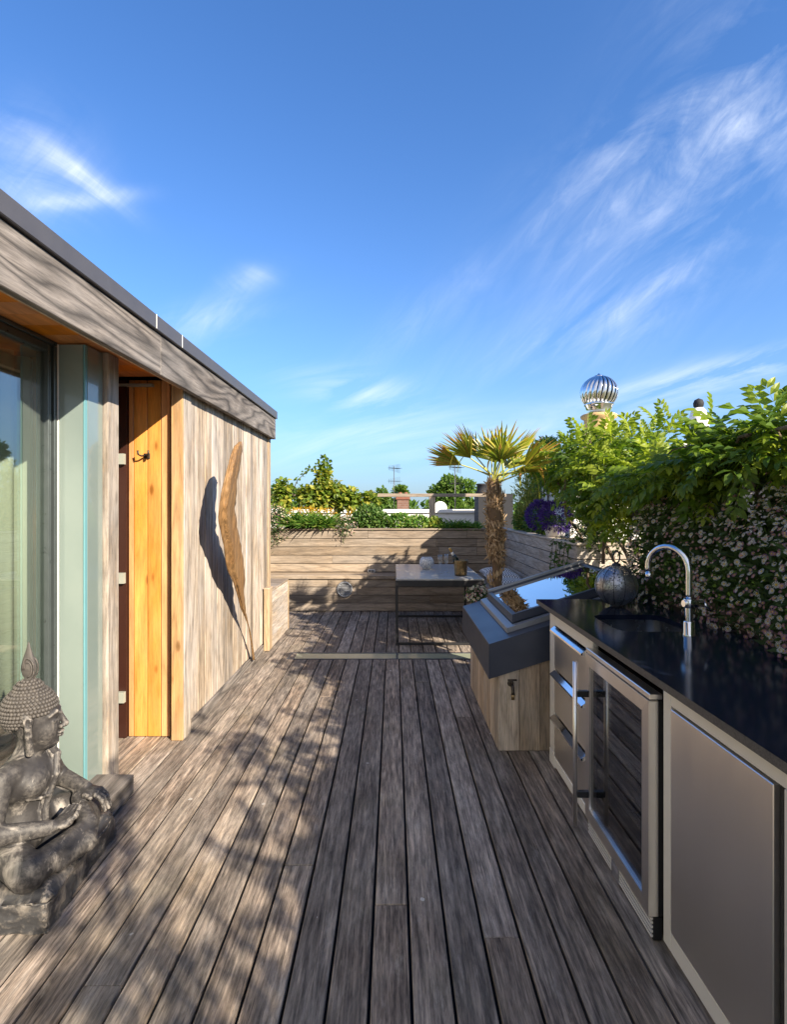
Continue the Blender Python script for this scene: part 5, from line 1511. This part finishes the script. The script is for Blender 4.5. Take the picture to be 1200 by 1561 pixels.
def cirrus(rot, su, sv, dist, lo_, hi_, seed):
    cx = nt.nodes.new('ShaderNodeCombineXYZ'); nt.links.new(A, cx.inputs[0]); nt.links.new(B, cx.inputs[1]); cx.inputs[2].default_value = seed
    mp = nt.nodes.new('ShaderNodeMapping'); mp.inputs['Rotation'].default_value = (0, 0, R(-rot)); nt.links.new(cx.outputs[0], mp.inputs[0])
    m2 = nt.nodes.new('ShaderNodeMapping'); m2.inputs['Scale'].default_value = (su, sv, 1); nt.links.new(mp.outputs[0], m2.inputs[0])
    n = W.noise(m2.outputs[0], 1.0, 9, .62, dist)
    return W.ramp(n, [(lo_, (0,0,0)), (hi_, (1,1,1))])
def addm(*a):
    r = a[0]
    for x in a[1:]: r = W.math('ADD', r, x)
    return r
n1 = cirrus(40, 1.9, 6.0, .7, .38, .82, 1.7)
n2 = cirrus(14, 1.8, 11, .9, .42, .80, 5.1)
n3 = cirrus(-35, 2.6, 7.0, 1.2, .30, .70, 4.3)
fine = W.math('MULTIPLY_ADD', cirrus(52, 7, 26, 1.2, .36, .70, 3.3), .75, .38)
big = W.math('MULTIPLY', W.math('MULTIPLY', n1, fine), addm(lobe(1040, 330, 230, 110, 42, .68), lobe(900, 500, 170, 45, 22, .6), lobe(1170, 130, 130, 150, 40, .55), lobe(980, 240, 150, 80, 30, .45), lobe(640, 480, 150, 30, 38, .30), lobe(310, 490, 70, 26, 20, .5)))
low = W.math('MULTIPLY', n2, addm(lobe(540, 595, 95, 26, -6, .9), lobe(610, 670, 240, 38, 3, .55), lobe(1090, 570, 170, 20, 13, 1.25), lobe(1000, 640, 260, 30, 8, .4), lobe(320, 490, 90, 26, 12, .35)))
lef = W.math('MULTIPLY', W.math('MULTIPLY', n3, W.math('MULTIPLY_ADD', fine, .45, .5)), addm(lobe(118, 262, 74, 15, -38, .95), lobe(125, 306, 70, 13, 6, .6), lobe(50, 250, 90, 70, -50, .5), lobe(380, 425, 45, 20, 20, .4)))
cl = W.math('MULTIPLY', W.math('ADD', big, W.math('ADD', low, lef)), front, clamp=True)
hz = W.math('MULTIPLY', W.math('EXPONENT', W.math('MULTIPLY', W.math('MAXIMUM', Z, 0), -5.5)), .95)
tint = W.mix(1.0, sky.outputs[0], (.395, .655, .945, 1), 'MULTIPLY')
c1 = W.mix(hz, tint, (1.6, 2.05, 2.5, 1))
c2 = W.mix(W.math('MULTIPLY', cl, .95), c1, (4.4, 4.7, 5.2, 1))
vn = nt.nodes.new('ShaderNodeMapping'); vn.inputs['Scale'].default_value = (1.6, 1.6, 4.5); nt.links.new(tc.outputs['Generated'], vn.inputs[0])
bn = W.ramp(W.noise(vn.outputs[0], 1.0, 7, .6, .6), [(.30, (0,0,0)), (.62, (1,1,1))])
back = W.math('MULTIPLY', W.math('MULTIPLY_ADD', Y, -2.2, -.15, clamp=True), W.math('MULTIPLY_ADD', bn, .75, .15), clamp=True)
c2 = W.mix(back, c2, (3.3, 3.05, 2.8, 1))            # unseen bright cloud added behind the viewer to lift and warm the fill
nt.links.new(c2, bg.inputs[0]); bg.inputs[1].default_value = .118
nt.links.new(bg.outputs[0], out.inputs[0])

cd = bpy.data.cameras.new('camera'); cam = bpy.data.objects.new('camera', cd); COL.objects.link(cam)
cd.sensor_fit = 'HORIZONTAL'; cd.sensor_width = 24; cd.lens = 16.0
cd.shift_y = -9.5/1200; cd.clip_start = .05; cd.clip_end = 2000
cam.location = (0, 0, 1.55); cam.rotation_euler = (R(90), 0, 0)
SC.camera = cam
SC.view_settings.view_transform = 'Standard'; SC.view_settings.look = 'None'; SC.view_settings.exposure = 1.28; SC.view_settings.gamma = 1
SC.render.engine = 'CYCLES'
SC.cycles.max_bounces = 10; SC.cycles.transparent_max_bounces = 24; SC.cycles.use_denoising = True
